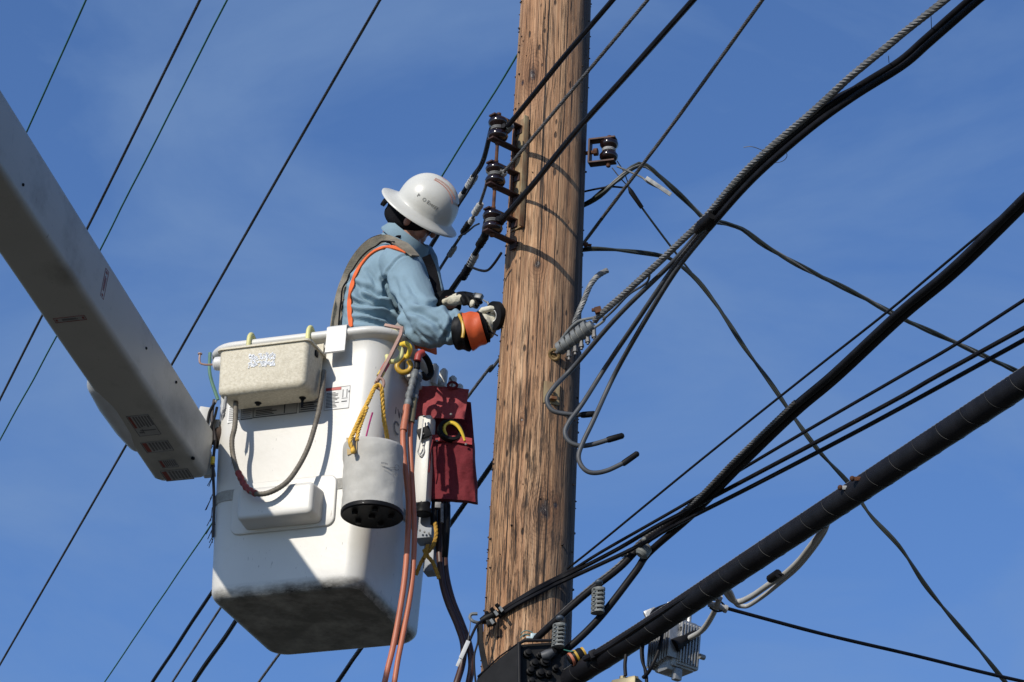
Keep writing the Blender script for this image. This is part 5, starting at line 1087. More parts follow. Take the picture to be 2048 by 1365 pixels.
hose([(828, 800, 12.66), (825, 830, 12.65), (821, 860, 12.64), (821, 900, 12.63), (824, 960, 12.62), (827, 1010, 12.61), (829, 1070, 12.60), (826, 1140, 12.59), (819, 1200, 12.57), (806, 1270, 12.55), (796, 1320, 12.54), (785, 1385, 12.53), (760, 1500, 12.5), (730, 1700, 12.5)], .0105, M['hose'], 'orange hydraulic hose, right of the pair crossing in front of the bucket corner', (((828, 798, 12.66), (825, 822, 12.65), (822, 846, 12.64)), .0140, M['olive']))
hose([(884, 1002, 13.0), (881, 1050, 13.0), (879, 1100, 13.0), (884, 1160, 12.98), (896, 1205, 12.96), (915, 1250, 12.94), (927, 1290, 12.92), (924, 1330, 12.92), (908, 1385, 12.9), (880, 1500, 12.9), (860, 1700, 12.9)], .0135, M['hosebrown'], 'dark brown hose under the red pouch, bowing least to the right')
hose([(894, 1002, 13.02), (891, 1050, 13.02), (889, 1100, 13.02), (892, 1150, 13.0), (904, 1200, 12.98), (922, 1245, 12.96), (938, 1290, 12.94), (943, 1330, 12.92), (938, 1365, 12.92), (930, 1400, 12.9), (900, 1500, 12.9), (880, 1700, 12.9)], .0135, M['hosebrown'], 'dark brown hose under the red pouch, bowing farthest to the right')
# valve gear under the pouch
vg = empty('valve_gear', PY(860, 1130, 12.95), 'grey valve box with black pipes under the red pouch', 'valve')
grey = mat('blue_grey_paint', (.26, .29, .33), .5, 0, var=.15, dirt=(.10, .10, .10), damt=.6)
mb = MB(); mb.box(PY(853, 1055, 12.98), V3(.034, -.012, 0), V3(.012, .04, 0), V3(0, 0, .062), .006); mb.box(PY(862, 1120, 13.02), V3(.020, -.008, 0), V3(.01, .03, 0), V3(0, 0, .06), .005); obj('valve_box', mb, grey, vg)
mb = MB(); mb.lathe(PY(846, 1030, 12.9), V3(0, 0, 1), [(.03, 0), (.034, .004), (.034, .02), (.026, .03), (.026, .05)], 16); mb.tube([PY(870, 1005, 12.95), PY(868, 1030, 12.93), PY(868, 1050, 12.93)], .014, 10); mb.tube([PY(893, 1010, 12.93), PY(892, 1045, 12.93), PY(891, 1090, 12.93), PY(890, 1115, 12.95)], [.016, .018, .014, .012], 10); mb.box(PY(882, 1030, 13.02), V3(.02, 0, 0), V3(0, .03, 0), V3(0, 0, .05), .004); obj('black_pipes', mb, M['black'], vg)
mb = MB(); mb.tube([PY(884, 1008, 12.9), PY(884, 1046, 12.9)], .006, 8); mb.box(PY(876, 1012, 12.92), V3(.012, 0, 0), V3(0, .01, 0), V3(0, 0, .012), .002)
obj('chrome_pipe', mb, M['steel'], vg)
for k in range(3): mb = MB(); mb.lathe(PY(840+k*9, 1062+3*k, 12.925), V3(0, -1, 0), [(.004, 0), (.004, .006)], 8); obj('bolt', mb, M['steel'], vg)
mb = MB()
for pts in ([(870, 1046, 12.92), (872, 1070, 12.91), (866, 1092, 12.91), (853, 1108, 12.91), (843, 1124, 12.91), (832, 1150, 12.92)], [(848, 1100, 12.92), (856, 1114, 12.91), (866, 1126, 12.91), (874, 1146, 12.91), (878, 1158, 12.91)], [(856, 1090, 12.90), (852, 1104, 12.90), (848, 1118, 12.90)]):
    mb.strand(crom([PY(*p) for p in pts], 8), .0085, 3, .05, 6, rs=.0055, step=.006)
obj('knotted_rope', mb, mat('dark_amber_rope', (.42, .23, .03), .8, 0, var=.3, scale=60, dirt=(.1, .06, .02), dscale=30), None, 'dirty amber rope knotted below the valve box', 'rope')  # dark amber base with darker dirt mottling
# ---- red pouch
pu = empty('tool_pouch', PY(905, 1003, 12.93), 'dark red canvas tool pouch with open pocket hanging from the ribbed corner', 'tool pouch')
def sheet(grid, th, name, m, parent, wr=.004, seed=0, lab=None):
    """grid of (px,py,Y) corner rows -> wrinkled cloth of thickness th"""
    (a, b), (c, d) = grid; A, B, C_, D = PY(*a), PY(*b), PY(*c), PY(*d); nu, nv = 22, 22; rows = []
    nrm = ((B-A).cross(C_-A)).normalized()
    if nrm.dot(vV) > 0: nrm = -nrm
    P_ = []
    for j in range(nv+1):
        v = j/nv; row = []
        for i in range(nu+1):
            u = i/nu; p = A.lerp(B, u).lerp(C_.lerp(D, u), v)
            w = noise.noise(V3(u*3+seed, v*2.2, seed))*wr*1.6 + noise.noise(V3(u*8+seed, v*5, 3))*wr*.7 + .012*math.sin(math.pi*u)
            row.append(p+nrm*w)
        P_.append(row)
    mb = MB(); I = [[0]*(nu+1) for _ in range(nv+1)]; K = [[0]*(nu+1) for _ in range(nv+1)]
    for j in range(nv+1):
        for i in range(nu+1):
            I[j][i] = len(mb.v); mb.v.append(P_[j][i]); K[j][i] = len(mb.v); mb.v.append(P_[j][i]-nrm*th)
    for j in range(nv):
        for i in range(nu):
            mb.face(I[j][i], I[j][i+1], I[j+1][i+1], I[j+1][i]); mb.face(K[j][i], K[j+1][i], K[j+1][i+1], K[j][i+1])
    for j in range(nv):
        mb.face(I[j][0], I[j+1][0], K[j+1][0], K[j][0]); mb.face(I[j][nu], K[j][nu], K[j+1][nu], I[j+1][nu])
    for i in range(nu):
        mb.face(I[0][i], K[0][i], K[0][i+1], I[0][i+1]); mb.face(I[nv][i], I[nv][i+1], K[nv][i+1], K[nv][i])
    return obj(name, mb, m, parent, label=lab, ang=60)
sheet((((832, 772, 12.92), (938, 779, 12.88)), ((829, 838, 12.92), (928, 839, 12.86))), .006, 'top_flap', mat('lit_red_canvas', (.30, .050, .058), .9, 0, var=.1, scale=30, bump=.3, bscale=80, dirt=(.20, .03, .035), dscale=9, damt=.5), pu, .010, 1)  # flap in a lighter, lit copy of the pocket's red
sheet((((862, 800, 12.97), (942, 805, 12.97)), ((862, 900, 12.97), (950, 900, 12.97))), .006, 'back_panel', M['pouch'], pu, .003, 5)
sheet((((862, 872, 12.90), (944, 880, 12.86)), ((857, 998, 12.93), (951, 1004, 12.90))), .040, 'pocket', M['pouch'], pu, .011, 2)
sheet((((861, 870, 12.890), (944, 877, 12.850)), ((861, 882, 12.890), (944, 890, 12.850))), .010, 'pocket_hem', mat('light_red_hem', (.34, .05, .055), .9, 0, var=.15), pu, .002, 3)  # hem in a lighter red than the pocket
mb = MB()
for x, y in ((902, 829), (874, 882), (932, 889), (848, 833)): mb.ball(PY(x, y, 12.845), .0055, .6, 8, (0, 1, 0))
obj('rivets', mb, M['steel'], pu)
mb = MB(); mb.tube([PY(905+9*math.cos(a), 771+6*math.sin(a), 12.87) for a in [k*math.pi/8 for k in range(17)]], .006, 6); obj('frayed_loop', mb, M['pouch'], pu)
mb = MB(); mb.tube([PY(900, 756, 12.88), PY(905, 766, 12.87), PY(902, 776, 12.87)], .004, 6); obj('snap_hook', mb, M['steel'], pu)
# things in the pocket
pc0 = PY(900, 862, 12.855); mb = MB(); axx = V3(.25, -.93, .12).normalized(); aa = V3(1, .25, -.1).normalized(); bb = axx.cross(aa)
rr_ = []
R1, R2, W_ = .050, .036, .012
for k in range(33):
    a = 2*math.pi*k/32; d = aa*math.cos(a)+bb*math.sin(a)*.92
    rr_.append([pc0+d*R1-axx*W_, pc0+d*R1+axx*W_, pc0+d*R2+axx*W_, pc0+d*R2-axx*W_])
mb.loft(rr_, False, False); obj('tape_roll', mb, M['black'], None, 'black roll of tape stuck in the red pouch pocket', 'tape roll')
mb = MB(); pts = [PY(x, y, 12.850) for x, y in [(893, 872), (888, 858), (893, 848), (905, 846), (916, 853), (924, 866), (930, 882)]]
mb.tube(crom(pts, 6), [.006, .009, .011, .011, .009, .006], 10, rx=.6); mb.tube(crom([PY(x, y, 12.88) for x, y in [(888, 878), (880, 862), (884, 846)]], 6), .006, 8)
obj('yellow_cutter', mb, M['yellow'], None, 'yellow handled cutter inside the black tape roll in the pouch', 'cutter')
mb = MB(); mb.box(PY(848, 866, 12.86), V3(.024, -.004, .010), V3(0, .004, 0), V3(-.008, 0, .021), .003); mb.mat(1).ball(PY(847, 868, 12.853), .004, .5, 8, (0, 1, 0)); obj('black_sheath', mb, [M['black'], M['steel']], None, 'small black leather sheath left of the pouch pocket', 'sheath')
wire([(846, 838, 12.86), (843, 870, 12.85), (838, 895, 12.86), (836, 905, 12.87), (842, 912, 12.87), (848, 903, 12.87), (846, 890, 12.87)], .003, mat('white_cord', (.6, .6, .58), .7), 'thin white cord looped beside the red pouch', 'cord', 'white_cord')
wire([(866, 880, 12.87), (862, 900, 12.86), (860, 925, 12.86), (858, 945, 12.87)], .0028, M['pouch'], 'thin red lanyard down the left side of the pouch', 'cord', 'red_lanyard')
# ------------------------------------------------------------------ worker
def remesh(mb, voxel, smooth=6, name='r', fac=.5):
    me = bpy.data.meshes.new(name); me.from_pydata([tuple(v) for v in mb.v], [], mb.f)
    bm = bmesh.new(); bm.from_mesh(me); bmesh.ops.recalc_face_normals(bm, faces=bm.faces); bm.to_mesh(me); bm.free()
    o = bpy.data.objects.new(name, me); col.objects.link(o)
    r = o.modifiers.new('r', 'REMESH'); r.mode = 'VOXEL'; r.voxel_size = voxel; r.use_smooth_shade = True
    s = o.modifiers.new('s', 'SMOOTH'); s.iterations = smooth; s.factor = fac
    dg = bpy.context.evaluated_depsgraph_get(); dg.update(); m2 = bpy.data.meshes.new_from_object(o.evaluated_get(dg)); bpy.data.objects.remove(o)
    m2.polygons.foreach_set('use_smooth', [True]*len(m2.polygons)); return m2
def displace(me, fn):
    ns = [v.normal.copy() for v in me.vertices]
    for v, n_ in zip(me.vertices, ns): v.co += n_*fn(v.co, n_)
    me.update()
f_ = bxv.copy(); rg_ = V3(f_.y, -f_.x, 0)                    # facing, and the worker's right-hand side (towards the camera)
hip = L(.16, .02, .93); waist = L(.165, .015, 1.05); 
neck = PY(808, 487, 13.01)
chest = waist.lerp(neck, .62)+f_*(-.01)
wk = empty('person', L(.16, .02, .05), 'worker in light blue shirt and white hard hat leaning from the bucket', 'person')
shR, elR, wrR = PY(797, 528, 12.84), PY(848, 655, 12.68), PY(948, 656, 12.62)
hdR = PY(978, 640, 12.63)
shL, elL, wrL = PY(838, 520, 13.16), PY(862, 622, 12.98), PY(893, 607, 12.84)
hdL = PY(925, 598, 12.78)
# head frame
gF = (vR*.842-vU*.54).normalized(); nF = ((vR*.54+vU*.842)*.968-vV*.25).normalized(); gF = (gF-nF*gF.dot(nF)).normalized(); sF = gF.cross(nF)
if sF.dot(vV) > 0: sF = -sF
brim = PY(838.5, 420, 12.96)
hc = brim - nF*.030 - gF*.004; brim = brim + nF*.012 + gF*.006                                       # head centre
def hd(g, s, n): return hc+gF*g+sF*s+nF*n
def ell(c, A, B, C_, n=18):
    rings = []
    for i in range(1, n):
        t = math.pi*i/n; rings.append([c + C_*math.cos(t) + (A*math.cos(2*math.pi*k/24)+B*math.sin(2*math.pi*k/24))*math.sin(t) for k in range(24)])
    return rings
def headparts(mb):
    mb.loft(ell(hd(-.008, 0, .02), gF*.098, sF*.077, nF*.105))       # skull
    mb.loft(ell(hd(.028, 0, -.055), gF*.062, sF*.058, nF*.068))      # jaw
    mb.loft(ell(hd(.070, 0, -.098), gF*.022, sF*.024, nF*.020))      # chin
    mb.tube([hd(.086, 0, .012), hd(.108, 0, -.028), hd(.100, 0, -.040)], [.009, .015, .010], 10)   # nose
    mb.loft(ell(hd(.083, 0, -.062), gF*.010, sF*.026, nF*.007)); mb.loft(ell(hd(.081, 0, -.074), gF*.010, sF*.023, nF*.008))  # lips
    mb.loft(ell(hd(.080, 0, .026), gF*.014, sF*.052, nF*.011))      # brow
    for s in (-1, 1):
        mb.loft(ell(hd(.060, s*.046, -.032), gF*.026, sF*.024, nF*.026)); mb.loft(ell(hd(-.010, s*.080, -.012), gF*.018, sF*.009, nF*.032))   # cheek, ear
mb = MB(); headparts(mb)
mb.tube([hc-nF*.04-gF*.02, hc-nF*.10-gF*.025, neck+V3(0, 0, .02), neck-V3(0, 0, .06)], [.058, .060, .064, .075], 16)
mb.loft([[hip+V3(0, 0, -.10)+f_*(.10*math.cos(a))+rg_*(.15*math.sin(a)) for a in [2*math.pi*k/24 for k in range(24)]], [waist+f_*(.105*math.cos(a))+rg_*(.145*math.sin(a)) for a in [2*math.pi*k/24 for k in range(24)]], [chest+f_*(.11*math.cos(a))+rg_*(.165*math.sin(a)) for a in [2*math.pi*k/24 for k in range(24)]], [neck-V3(0, 0, .08)+f_*(.08*math.cos(a))+rg_*(.15*math.sin(a)) for a in [2*math.pi*k/24 for k in range(24)]], [neck-V3(0, 0, .02)+f_*(.05*math.cos(a))+rg_*(.07*math.sin(a)) for a in [2*math.pi*k/24 for k in range(24)]]])
for sh, el, wr, hdx in ((shR, elR, wrR, hdR), (shL, elL, wrL, hdL)):
    mb.tube([chest+(sh-chest)*.5, sh, sh.lerp(el, .5), el, el.lerp(wr, .5), wr, wr.lerp(hdx, .5)], [.06, .056, .048, .042, .038, .028, .026], 14, smooth=3)
knees = []
for s in (-1, 1):
    h = hip+rg_*(.085*s)-V3(0, 0, .06); kn = L(.17, .02, .50)+rg_*(.10*s)+f_*.03; an = L(.15, .02, .13)+rg_*(.10*s); to = L(.27, .02, .085)+rg_*(.11*s)
    mb.tube([h+V3(0, 0, .03), h, h.lerp(kn, .5), kn, kn.lerp(an, .4), an, L(.15, .02, .09)+rg_*(.10*s)], [.085, .085, .072, .055, .052, .038, .036], 14, smooth=3); mb.tube([an-V3(0, 0, .03), to], [.04, .03], 10)
    knees.append((h, kn, an, to))
body = obj('body', remesh(mb, .0065, 4, 'body'), M['skin'], wk)
# gloves with real fingers
def hand(wr, d, pn, side, curl, sc_=1.0, thumb=1):
    """wrist, pointing direction, palm normal, +-1 for the thumb's side"""
    d = d.normalized(); pn = (pn-d*pn.dot(d)).normalized(); t = d.cross(pn)*side; mb = MB()
    mb.loft([[wr+d*x*sc_+t*(w*math.cos(a))*sc_+pn*(h*math.sin(a))*sc_ for a in [2*math.pi*k/16 for k in range(16)]] for x, w, h in ((-.02, .028, .022), (.0, .030, .022), (.03, .040, .020), (.06, .045, .019), (.085, .044, .016), (.098, .040, .012))])
    for i, (o, ln) in enumerate(((.033, .070), (.011, .080), (-.012, .074), (-.033, .058))):
        p = wr+d*.088*sc_+t*o*sc_; dd = d.copy(); pts = [p-d*.012*sc_, p]; c = curl[i]
        for j, fr_ in enumerate((.45, .32, .23)):
            dd = (dd*math.cos(c)+pn*math.sin(c)).normalized(); p = p+dd*ln*fr_*sc_; pts.append(p); pn2 = pn
            # next bend turns in the same plane
            q = t.cross(dd); 
            if q.dot(pn) < 0 and abs(c) < 1.6 and j == 0: q = -q
            pnn = (pn*math.cos(c)-d*math.sin(c))
            c = c*.75+curl[i]*.9*(j+1)*.0+.0
            c = curl[i]*(1.75 if j == 0 else 2.3)
            dd = d.copy()*1.0
            dd = (d*math.cos(0)+pn*0)
        mb.tube(pts, [.0125*sc_, .0125*sc_, .0115*sc_, .0105*sc_, .0085*sc_], 10)
    p = wr+d*.030*sc_+t*.032*sc_; q1 = p+(d*.55+t*.75+pn*.35).normalized()*.036*sc_; q2 = q1+(d*.75+t*.1+pn*.65).normalized()*.032*sc_; q3 = q2+(d*.7-t*.35+pn*.6).normalized()*.024*sc_
    mb.tube([p-t*.015*sc_, p, q1, q2, q3], [.016*sc_, .017*sc_, .0135*sc_, .012*sc_, .009*sc_], 10)
    return mb
dR = (hdR-wrR).normalized()
mR = hand(wrR+dR*.004, dR+vU*.12, (-vV*.55+vR*.3-vU*.35), -1, (.55, .6, .62, .66), 1.0)
gR = empty('x', (0, 0, 0), 'x', 'x'); bpy.data.objects.remove(gR)
obj('glove', remesh(mR, .0035, 3, 'g'), M['glove'], wk, label='cream leather glove behind the tape roll')
dL = (hdL-wrL).normalized()
mL = hand(wrL, dL+vU*.15, (-vU*.7-vV*.25+vR*.3), 1, (.55, .62, .7, .75), 1.08)
gl = obj('glove', remesh(mL, .0035, 3, 'g'), [M['glove'], M['black']], wk, label='cream and black glove of the far hand')
for p in gl.data.polygons:
    c = p.center+wk.location; rel = c-wrL
    if p.normal.dot(vU) > .62 or rel.dot(dL) > .10 or rel.dot(vU) > .042: p.material_index = 1
mb = MB(); mb.loft(ell(PY(910, 600, 12.765), dL*.046, vV*.022, dL.cross(vV).normalized()*.023)); mb.loft(ell(PY(944, 608, 12.74), dL*.016, vV*.016, vU*.016)); obj('glove_pad', mb, M['glove'], wk)
# gauntlet cuffs
def cuffrings(a, b, r0, r1, n=20, k=8, sq=1.):
    d = (b-a).normalized(); u = d.orthogonal().normalized(); v = d.cross(u)
    return [[a.lerp(b, i/k)+(u*math.cos(w)+v*math.sin(w))*(r0+(r1-r0)*i/k+.0025*math.sin(3*w+i)) for w in [2*math.pi*j/n for j in range(n)]] for i in range(k+1)]
c0, c1_, c2_, c3_ = PY(913, 665, 12.635), PY(930, 665, 12.62), PY(952, 660, 12.61), PY(972, 652, 12.61)
mb = MB(); mb.loft(cuffrings(c0, PY(938, 664, 12.62), .067, .076)); obj('inner_cuff', mb, M['black'], wk, label='black rubber cuff band with a yellow strip')
mb = MB(); mb.loft(cuffrings(PY(934, 664, 12.62), PY(966, 655, 12.61), .0775, .064)); obj('gauntlet', mb, M['orangerub'], wk, label='orange rubber gauntlet')
mb = MB(); mb.loft(cuffrings(PY(963, 655, 12.61), PY(969, 653, 12.61), .0655, .064)); obj('cuff_edge', mb, M['liner'], wk)
mb = MB(); mb.loft(cuffrings(PY(966, 653, 12.612), PY(985, 641, 12.62), .058, .040)); obj('glove_wrist', mb, M['glove'], wk)
mb = MB(); p = PY(921, 650, 12.555); mb.tube([PY(918, 630, 12.575), PY(925, 645, 12.552), PY(927, 662, 12.548), PY(925, 676, 12.552)], .0065, 8, smooth=4); obj('yellow_strip', mb, M['oldyellow'], wk)
mb = MB(); mb.loft(cuffrings(PY(866, 618, 12.95), PY(900, 606, 12.83), .066, .052)); obj('inner_cuff', mb, M['black'], wk, label='black cuff of the far glove')
# shirt
mb = MB()
def tor(c, a, b, tw=0): return [c+f_*(a*math.cos(w))+rg_*(b*math.sin(w)) for w in [2*math.pi*k/32 for k in range(32)]]
nd = V3(0, 0, 1)
mb.loft([tor(hip+f_*.03, .125, .175), tor(waist+f_*(.012), .148, .19), tor(waist.lerp(chest, .35)+f_*(-.004), .153, .195), tor(waist.lerp(chest, .7)+f_*(-.02), .155, .195), tor(chest+f_*(-.02)+V3(0, 0, .03), .145, .195), tor(neck-V3(0, 0, .125)-f_*.022, .125, .185), tor(neck-V3(0, 0, .075)-f_*.02, .10, .150), tor(neck-V3(0, 0, .035)-f_*.018, .078, .10), tor(neck-V3(0, 0, .01)-f_*.01, .068, .075)])
armR = crom([shR+(chest-shR)*.25+V3(0, 0, .02), shR+V3(0, 0, .0), shR.lerp(elR, .35)+vR*.010, shR.lerp(elR, .7)+vR*.006, elR+vR*.014, elR.lerp(wrR, .38), elR.lerp(wrR, .76)], 5)
mb.tube(armR, [.073, .080, .079, .077, .076, .072, .062], 22)
mb.tube(crom([shL+(chest-shL)*.3, shL, shL.lerp(elL, .5), elL, elL.lerp(wrL, .35)], 5), [.07, .074, .070, .064, .060], 18)
sm = remesh(mb, .0055, 5, 'shirt')
def near_arm(p):
    best = 9; t0 = 0
    for i, q in enumerate(armR):
        d = (p-q).length
        if d < best: best = d; t0 = i/(len(armR)-1)
    return best, t0
def proj(p):
    d = p-CAM; z = d.dot(vV); return 1024+F*d.dot(vR)/z, 682.5-F*d.dot(vU)/z
# creases of the worn shirt: track over the cloth, depth, width (m)
CR = [([(718, 573), (740, 581), (757, 592), (771, 594)], .017, .011), ([(700, 560), (725, 592), (751, 606), (783, 616)], .016, .011), ([(700, 603), (737, 609), (766, 612), (796, 627)], .018, .012),
      ([(704, 622), (737, 627), (772, 637), (795, 652)], .015, .010), ([(712, 588), (735, 597), (752, 602)], .010, .008), ([(705, 640), (740, 645), (775, 655)], .012, .010),
      ([(826, 508), (805, 513), (790, 522), (776, 543), (768, 569), (769, 594)], .0050, .0045),
      ([(768, 560), (777, 585), (790, 604), (806, 630), (820, 652)], .016, .012), ([(735, 540), (748, 560), (756, 578)], .007, .009),
      ([(880, 586), (888, 604), (904, 615)], .014, .009), ([(824, 600), (850, 611), (872, 612), (890, 607)], .011, .010), ([(818, 624), (845, 629), (874, 644)], .012, .010),
      ([(890, 612), (905, 630), (903, 652), (890, 676)], .015, .010), ([(842, 636), (868, 648), (886, 668), (890, 690)], .012, .010), ([(868, 543), (874, 572), (884, 596)], .008, .010),
      ([(812, 560), (826, 585), (846, 606)], .007, .011), ([(830, 655), (845, 672), (862, 684)], .010, .009), ([(812, 651), (833, 672), (850, 690)], .012, .010), ([(790, 560), (796, 590), (812, 612)], .006, .010), ([(905, 640), (912, 655), (912, 680)], .010, .007)]
def folds(p, n_):
    q = V3(p.dot(f_), p.dot(rg_), p.z)
    s = .004*noise.noise(V3(q.x*5, q.y*5, q.z*5)) + .0022*noise.noise(p*15)
    if n_.dot(vV) > .25: return s + .008*noise.noise(V3(q.x*4, q.y*4, q.z*11))
    x, y = proj(p); x += 3*noise.noise(p*16); y += 3*noise.noise(p*16+V3(9, 0, 0))
    for tr_, dep, wid in CR:
        best = 1e9; m = len(tr_)-1
        for i in range(m):
            (ax_, ay_), (bx_, by_) = tr_[i], tr_[i+1]; dx, dy = bx_-ax_, by_-ay_; L2 = dx*dx+dy*dy
            t = max(0, min(1, ((x-ax_)*dx+(y-ay_)*dy)/L2)); ex, ey = x-ax_-t*dx, y-ay_-t*dy; d = math.hypot(ex, ey)
            if d < best: best = d; sg = 1 if dx*ey-dy*ex > 0 else -1; tt = (i+t)/m
        d = best/495
        if d > wid*4.5: continue
        fd = math.sin(math.pi*min(1, max(0, .08+tt*.84)))**.7
        s += 1.3*fd*dep*(-math.exp(-(d/wid)**2) + .55*math.exp(-((d-1.9*wid)/(wid*1.1))**2)*(1.25 if sg > 0 else .6))
    return s
displace(sm, folds)
from mathutils.bvhtree import BVHTree
SB = BVHTree.FromPolygons([v.co.copy() for v in sm.vertices], [list(p.vertices) for p in sm.polygons])
def strap_on(px, w, th, name, m, lab=None, off=.004, d0=None):
    """strap laid on the cloth along a track, falling straight where it leaves the body"""
    q = [Vector((x, y, 0)) for x, y in px]; q = crom(q, 6); P_ = []; N_ = []; dep = d0 or (PY(720, 540, 12.93)-CAM).dot(vV)
    hits = []
    for a in q:
        d = ray(a.x, a.y).normalized(); h = SB.ray_cast(CAM, d)
        hits.append((h[0], h[1]) if h[0] is not None and abs(h[1].dot(vV)) > .2 else None)
    last = None
    for i, h in enumerate(hits):
        if h is not None: last = (h[0]-CAM).dot(vV); P_.append(h[0]+h[1]*(off+th)); N_.append(h[1])
        else: P_.append(P(q[i].x, q[i].y, last or dep)); N_.append(-vV)
    for _ in range(3):
        P_ = [P_[0]]+[(P_[i-1]+P_[i]*2+P_[i+1])/4 for i in range(1, len(P_)-1)]+[P_[-1]]; N_ = [N_[0]]+[((N_[i-1]+N_[i]*2+N_[i+1])/4).normalized() for i in range(1, len(N_)-1)]+[N_[-1]]
    fr = frames(P_); wd = [t.cross(n_) for (t, a, b), n_ in zip(fr, N_)]
    mb = MB(); mb.ribbon(P_, w, th, wd); return obj(name, mb, m, wk, label=lab)
obj('shirt', sm, M['shirt'], wk)
# collar
mb = MB(); rings = []
for i, (h, r, out_) in enumerate(((-.03, .080, 0), (.0, .076, 0), (.03, .072, .0), (.042, .072, 0), (.044, .078, 0), (.03, .083, 0), (-.005, .094, 0), (-.012, .092, 0))):
    ax = (vR*.60+vU*.80-vV*.06).normalized(); u = (vR*.80-vU*.60); u = (u-ax*u.dot(ax)).normalized(); v = ax.cross(u)
    rings.append([neck+ax*(h*.95+.004)+u*(r*1.20*math.cos(w))+v*(r*1.04*math.sin(w)) for w in [2*math.pi*k/32 for k in range(32)]])
mb.loft(rings, False, False); obj('collar', mb, M['shirt'], wk)
# trousers, belt, boots
mb = MB(); mb.loft([tor(hip-V3(0, 0, .13), .12, .165), tor(hip-V3(0, 0, .05), .135, .18), tor(hip+V3(0, 0, .02), .13, .172), tor(waist-V3(0, 0, .05), .125, .165)])
for h, kn, an, to in knees: mb.tube([h, h.lerp(kn, .5), kn, kn.lerp(an, .6), an], [.10, .088, .075, .07, .066], 16, smooth=3)
obj('trousers', remesh(mb, .009, 4, 't'), M['trouser'], wk)
for h, kn, an, to in knees:
    mb = MB(); mb.tube([an+V3(0, 0, .08), an, an-V3(0, 0, .035)], [.055, .055, .052], 12); mb.tube([an-V3(0, 0, .035)-f_*.03, to-f_*.05, to+f_*.01], [.05, .046, .038], 12); obj('boot', remesh(mb, .008, 3, 'b'), M['boot'], wk)
# harness
hn = bpy.data.objects.new('safety_harness', None)
def ribb(pts, w, th, wd, name, m, lab=None, sm_=6):
    q = crom([PY(*p) for p in pts], sm_); mb = MB(); mb.ribbon(q, w, th, wd); return obj(name, mb, m, wk, label=lab)
strap_on([(828, 516), (812, 500), (795, 489), (775, 483), (752, 486), (733, 498), (715, 520), (701, 546), (691, 575), (684, 608), (680, 645), (677, 690)], .026, .0035, 'shoulder_strap', M['web'], 'olive grey webbing strap over the near shoulder', .006)
strap_on([(812, 506), (782, 496), (759, 500), (740, 512), (723, 532), (710, 556), (703, 582), (700, 608), (701, 632), (704, 655)], .0095, .0025, 'strap_edge', M['orange'], 'bright orange edging under the near shoulder strap', .003)
ribb([(792, 478, 13.0), (765, 478, 13.02), (742, 488, 13.04), (722, 508, 13.04), (700, 545, 13.04), (684, 580, 13.04), (674, 620, 13.03), (668, 660, 13.03)], .020, .004, V3(.4, .4, -.6), 'shoulder_strap', M['web'], 'olive grey webbing strap over the far shoulder')
strap_on([(800, 479), (775, 473), (750, 475), (728, 489), (709, 512), (693, 542), (681, 577), (673, 610), (668, 645), (665, 690)], .006, .004, 'strap_edge', M['liner'], 'dark outer edge of the near shoulder strap', .008)
strap_on([(790, 492), (765, 490), (745, 496), (726, 511), (709, 534), (697, 560), (690, 592), (687, 625), (684, 660)], .0030, .0025, 'strap_seam', M['liner'], 'dark seam along the shoulder strap', .0135)
mb = MB(); mb.box(PY(700, 600, 12.97), V3(.012, 0, .004), V3(0, .02, 0), V3(-.008, 0, .07), .004); obj('strap_pad', mb, M['liner'], wk)
ribb([(786, 680, 12.74), (800, 655, 12.72), (808, 638, 12.74), (812, 618, 12.80)], .022, .003, V3(1, -.2, .5), 'lanyard_strap', mat('grey_lanyard', (.27, .25, .22), .85, 0, var=.15), 'grey strap crossing the shirt under the elbow')
mb = MB(); z_ = PY(850, 700, 12.93).z
mb.loft([tor(hip+V3(0, 0, -.03)+f_*.02, .155, .195), tor(hip+V3(0, 0, .01)+f_*.025, .165, .20), tor(hip+V3(0, 0, .055)+f_*.025, .16, .198), tor(hip+V3(0, 0, .06)+f_*.02, .12, .15)]); obj('body_belt', mb, M['darkred'], wk, label='dark red padded belt at the hip')
ribb([(826, 692, 12.80), (838, 690, 12.80), (850, 694, 12.81), (862, 698, 12.83), (872, 702, 12.86)], .016, .004, V3(0, 0, 1), 'belt_edge', M['orange'], 'orange belt flap at the front of the waist')
ribb([(852, 512, 12.86), (862, 535, 12.88), (869, 560, 12.88), (874, 585, 12.88), (878, 605, 12.86)], .018, .008, V3(1, 0, .3), 'chest_strap', M['liner'], 'black strap in front of the chest')
# helmet
HA, HB, HS = .126, .116, .012
ht_ = []
def hatpt(a, k, h):
    """k: 0 crown .. 1 dome rim .. 2 brim edge"""
    if k <= 1: A, B = HA*k, HB*k
    else: t = k-1; A = HA+(.177-HA)*t; B = HB+(.150-HB)*t
    return brim+gF*(A*math.cos(a)+HS*max(0, min(1, 2-k)))+sF*(B*math.sin(a))+nF*h
mb = MB(); rings = []; n = 56; HH = .142
prof = []
for i in range(1, 15):
    t = i/14*math.pi/2; prof.append((math.sin(t)**.92, HH*math.cos(t)**.88 if i < 14 else 0.0))
for k, h in prof:
    ring = []
    for j_ in range(n):
        a = 2*math.pi*j_/n; p = hatpt(a, k, h+.004)
        s = (p-brim).dot(sF); g_ = (p-brim).dot(gF)
        rd = .006*math.exp(-(s/.022)**2)*min(1, h/.05) - .0025*math.exp(-((abs(s)-.036)/.010)**2)*min(1, h/.05)
        ring.append(p+nF*rd+(p-brim).normalized()*rd*.3)
    rings.append(ring)
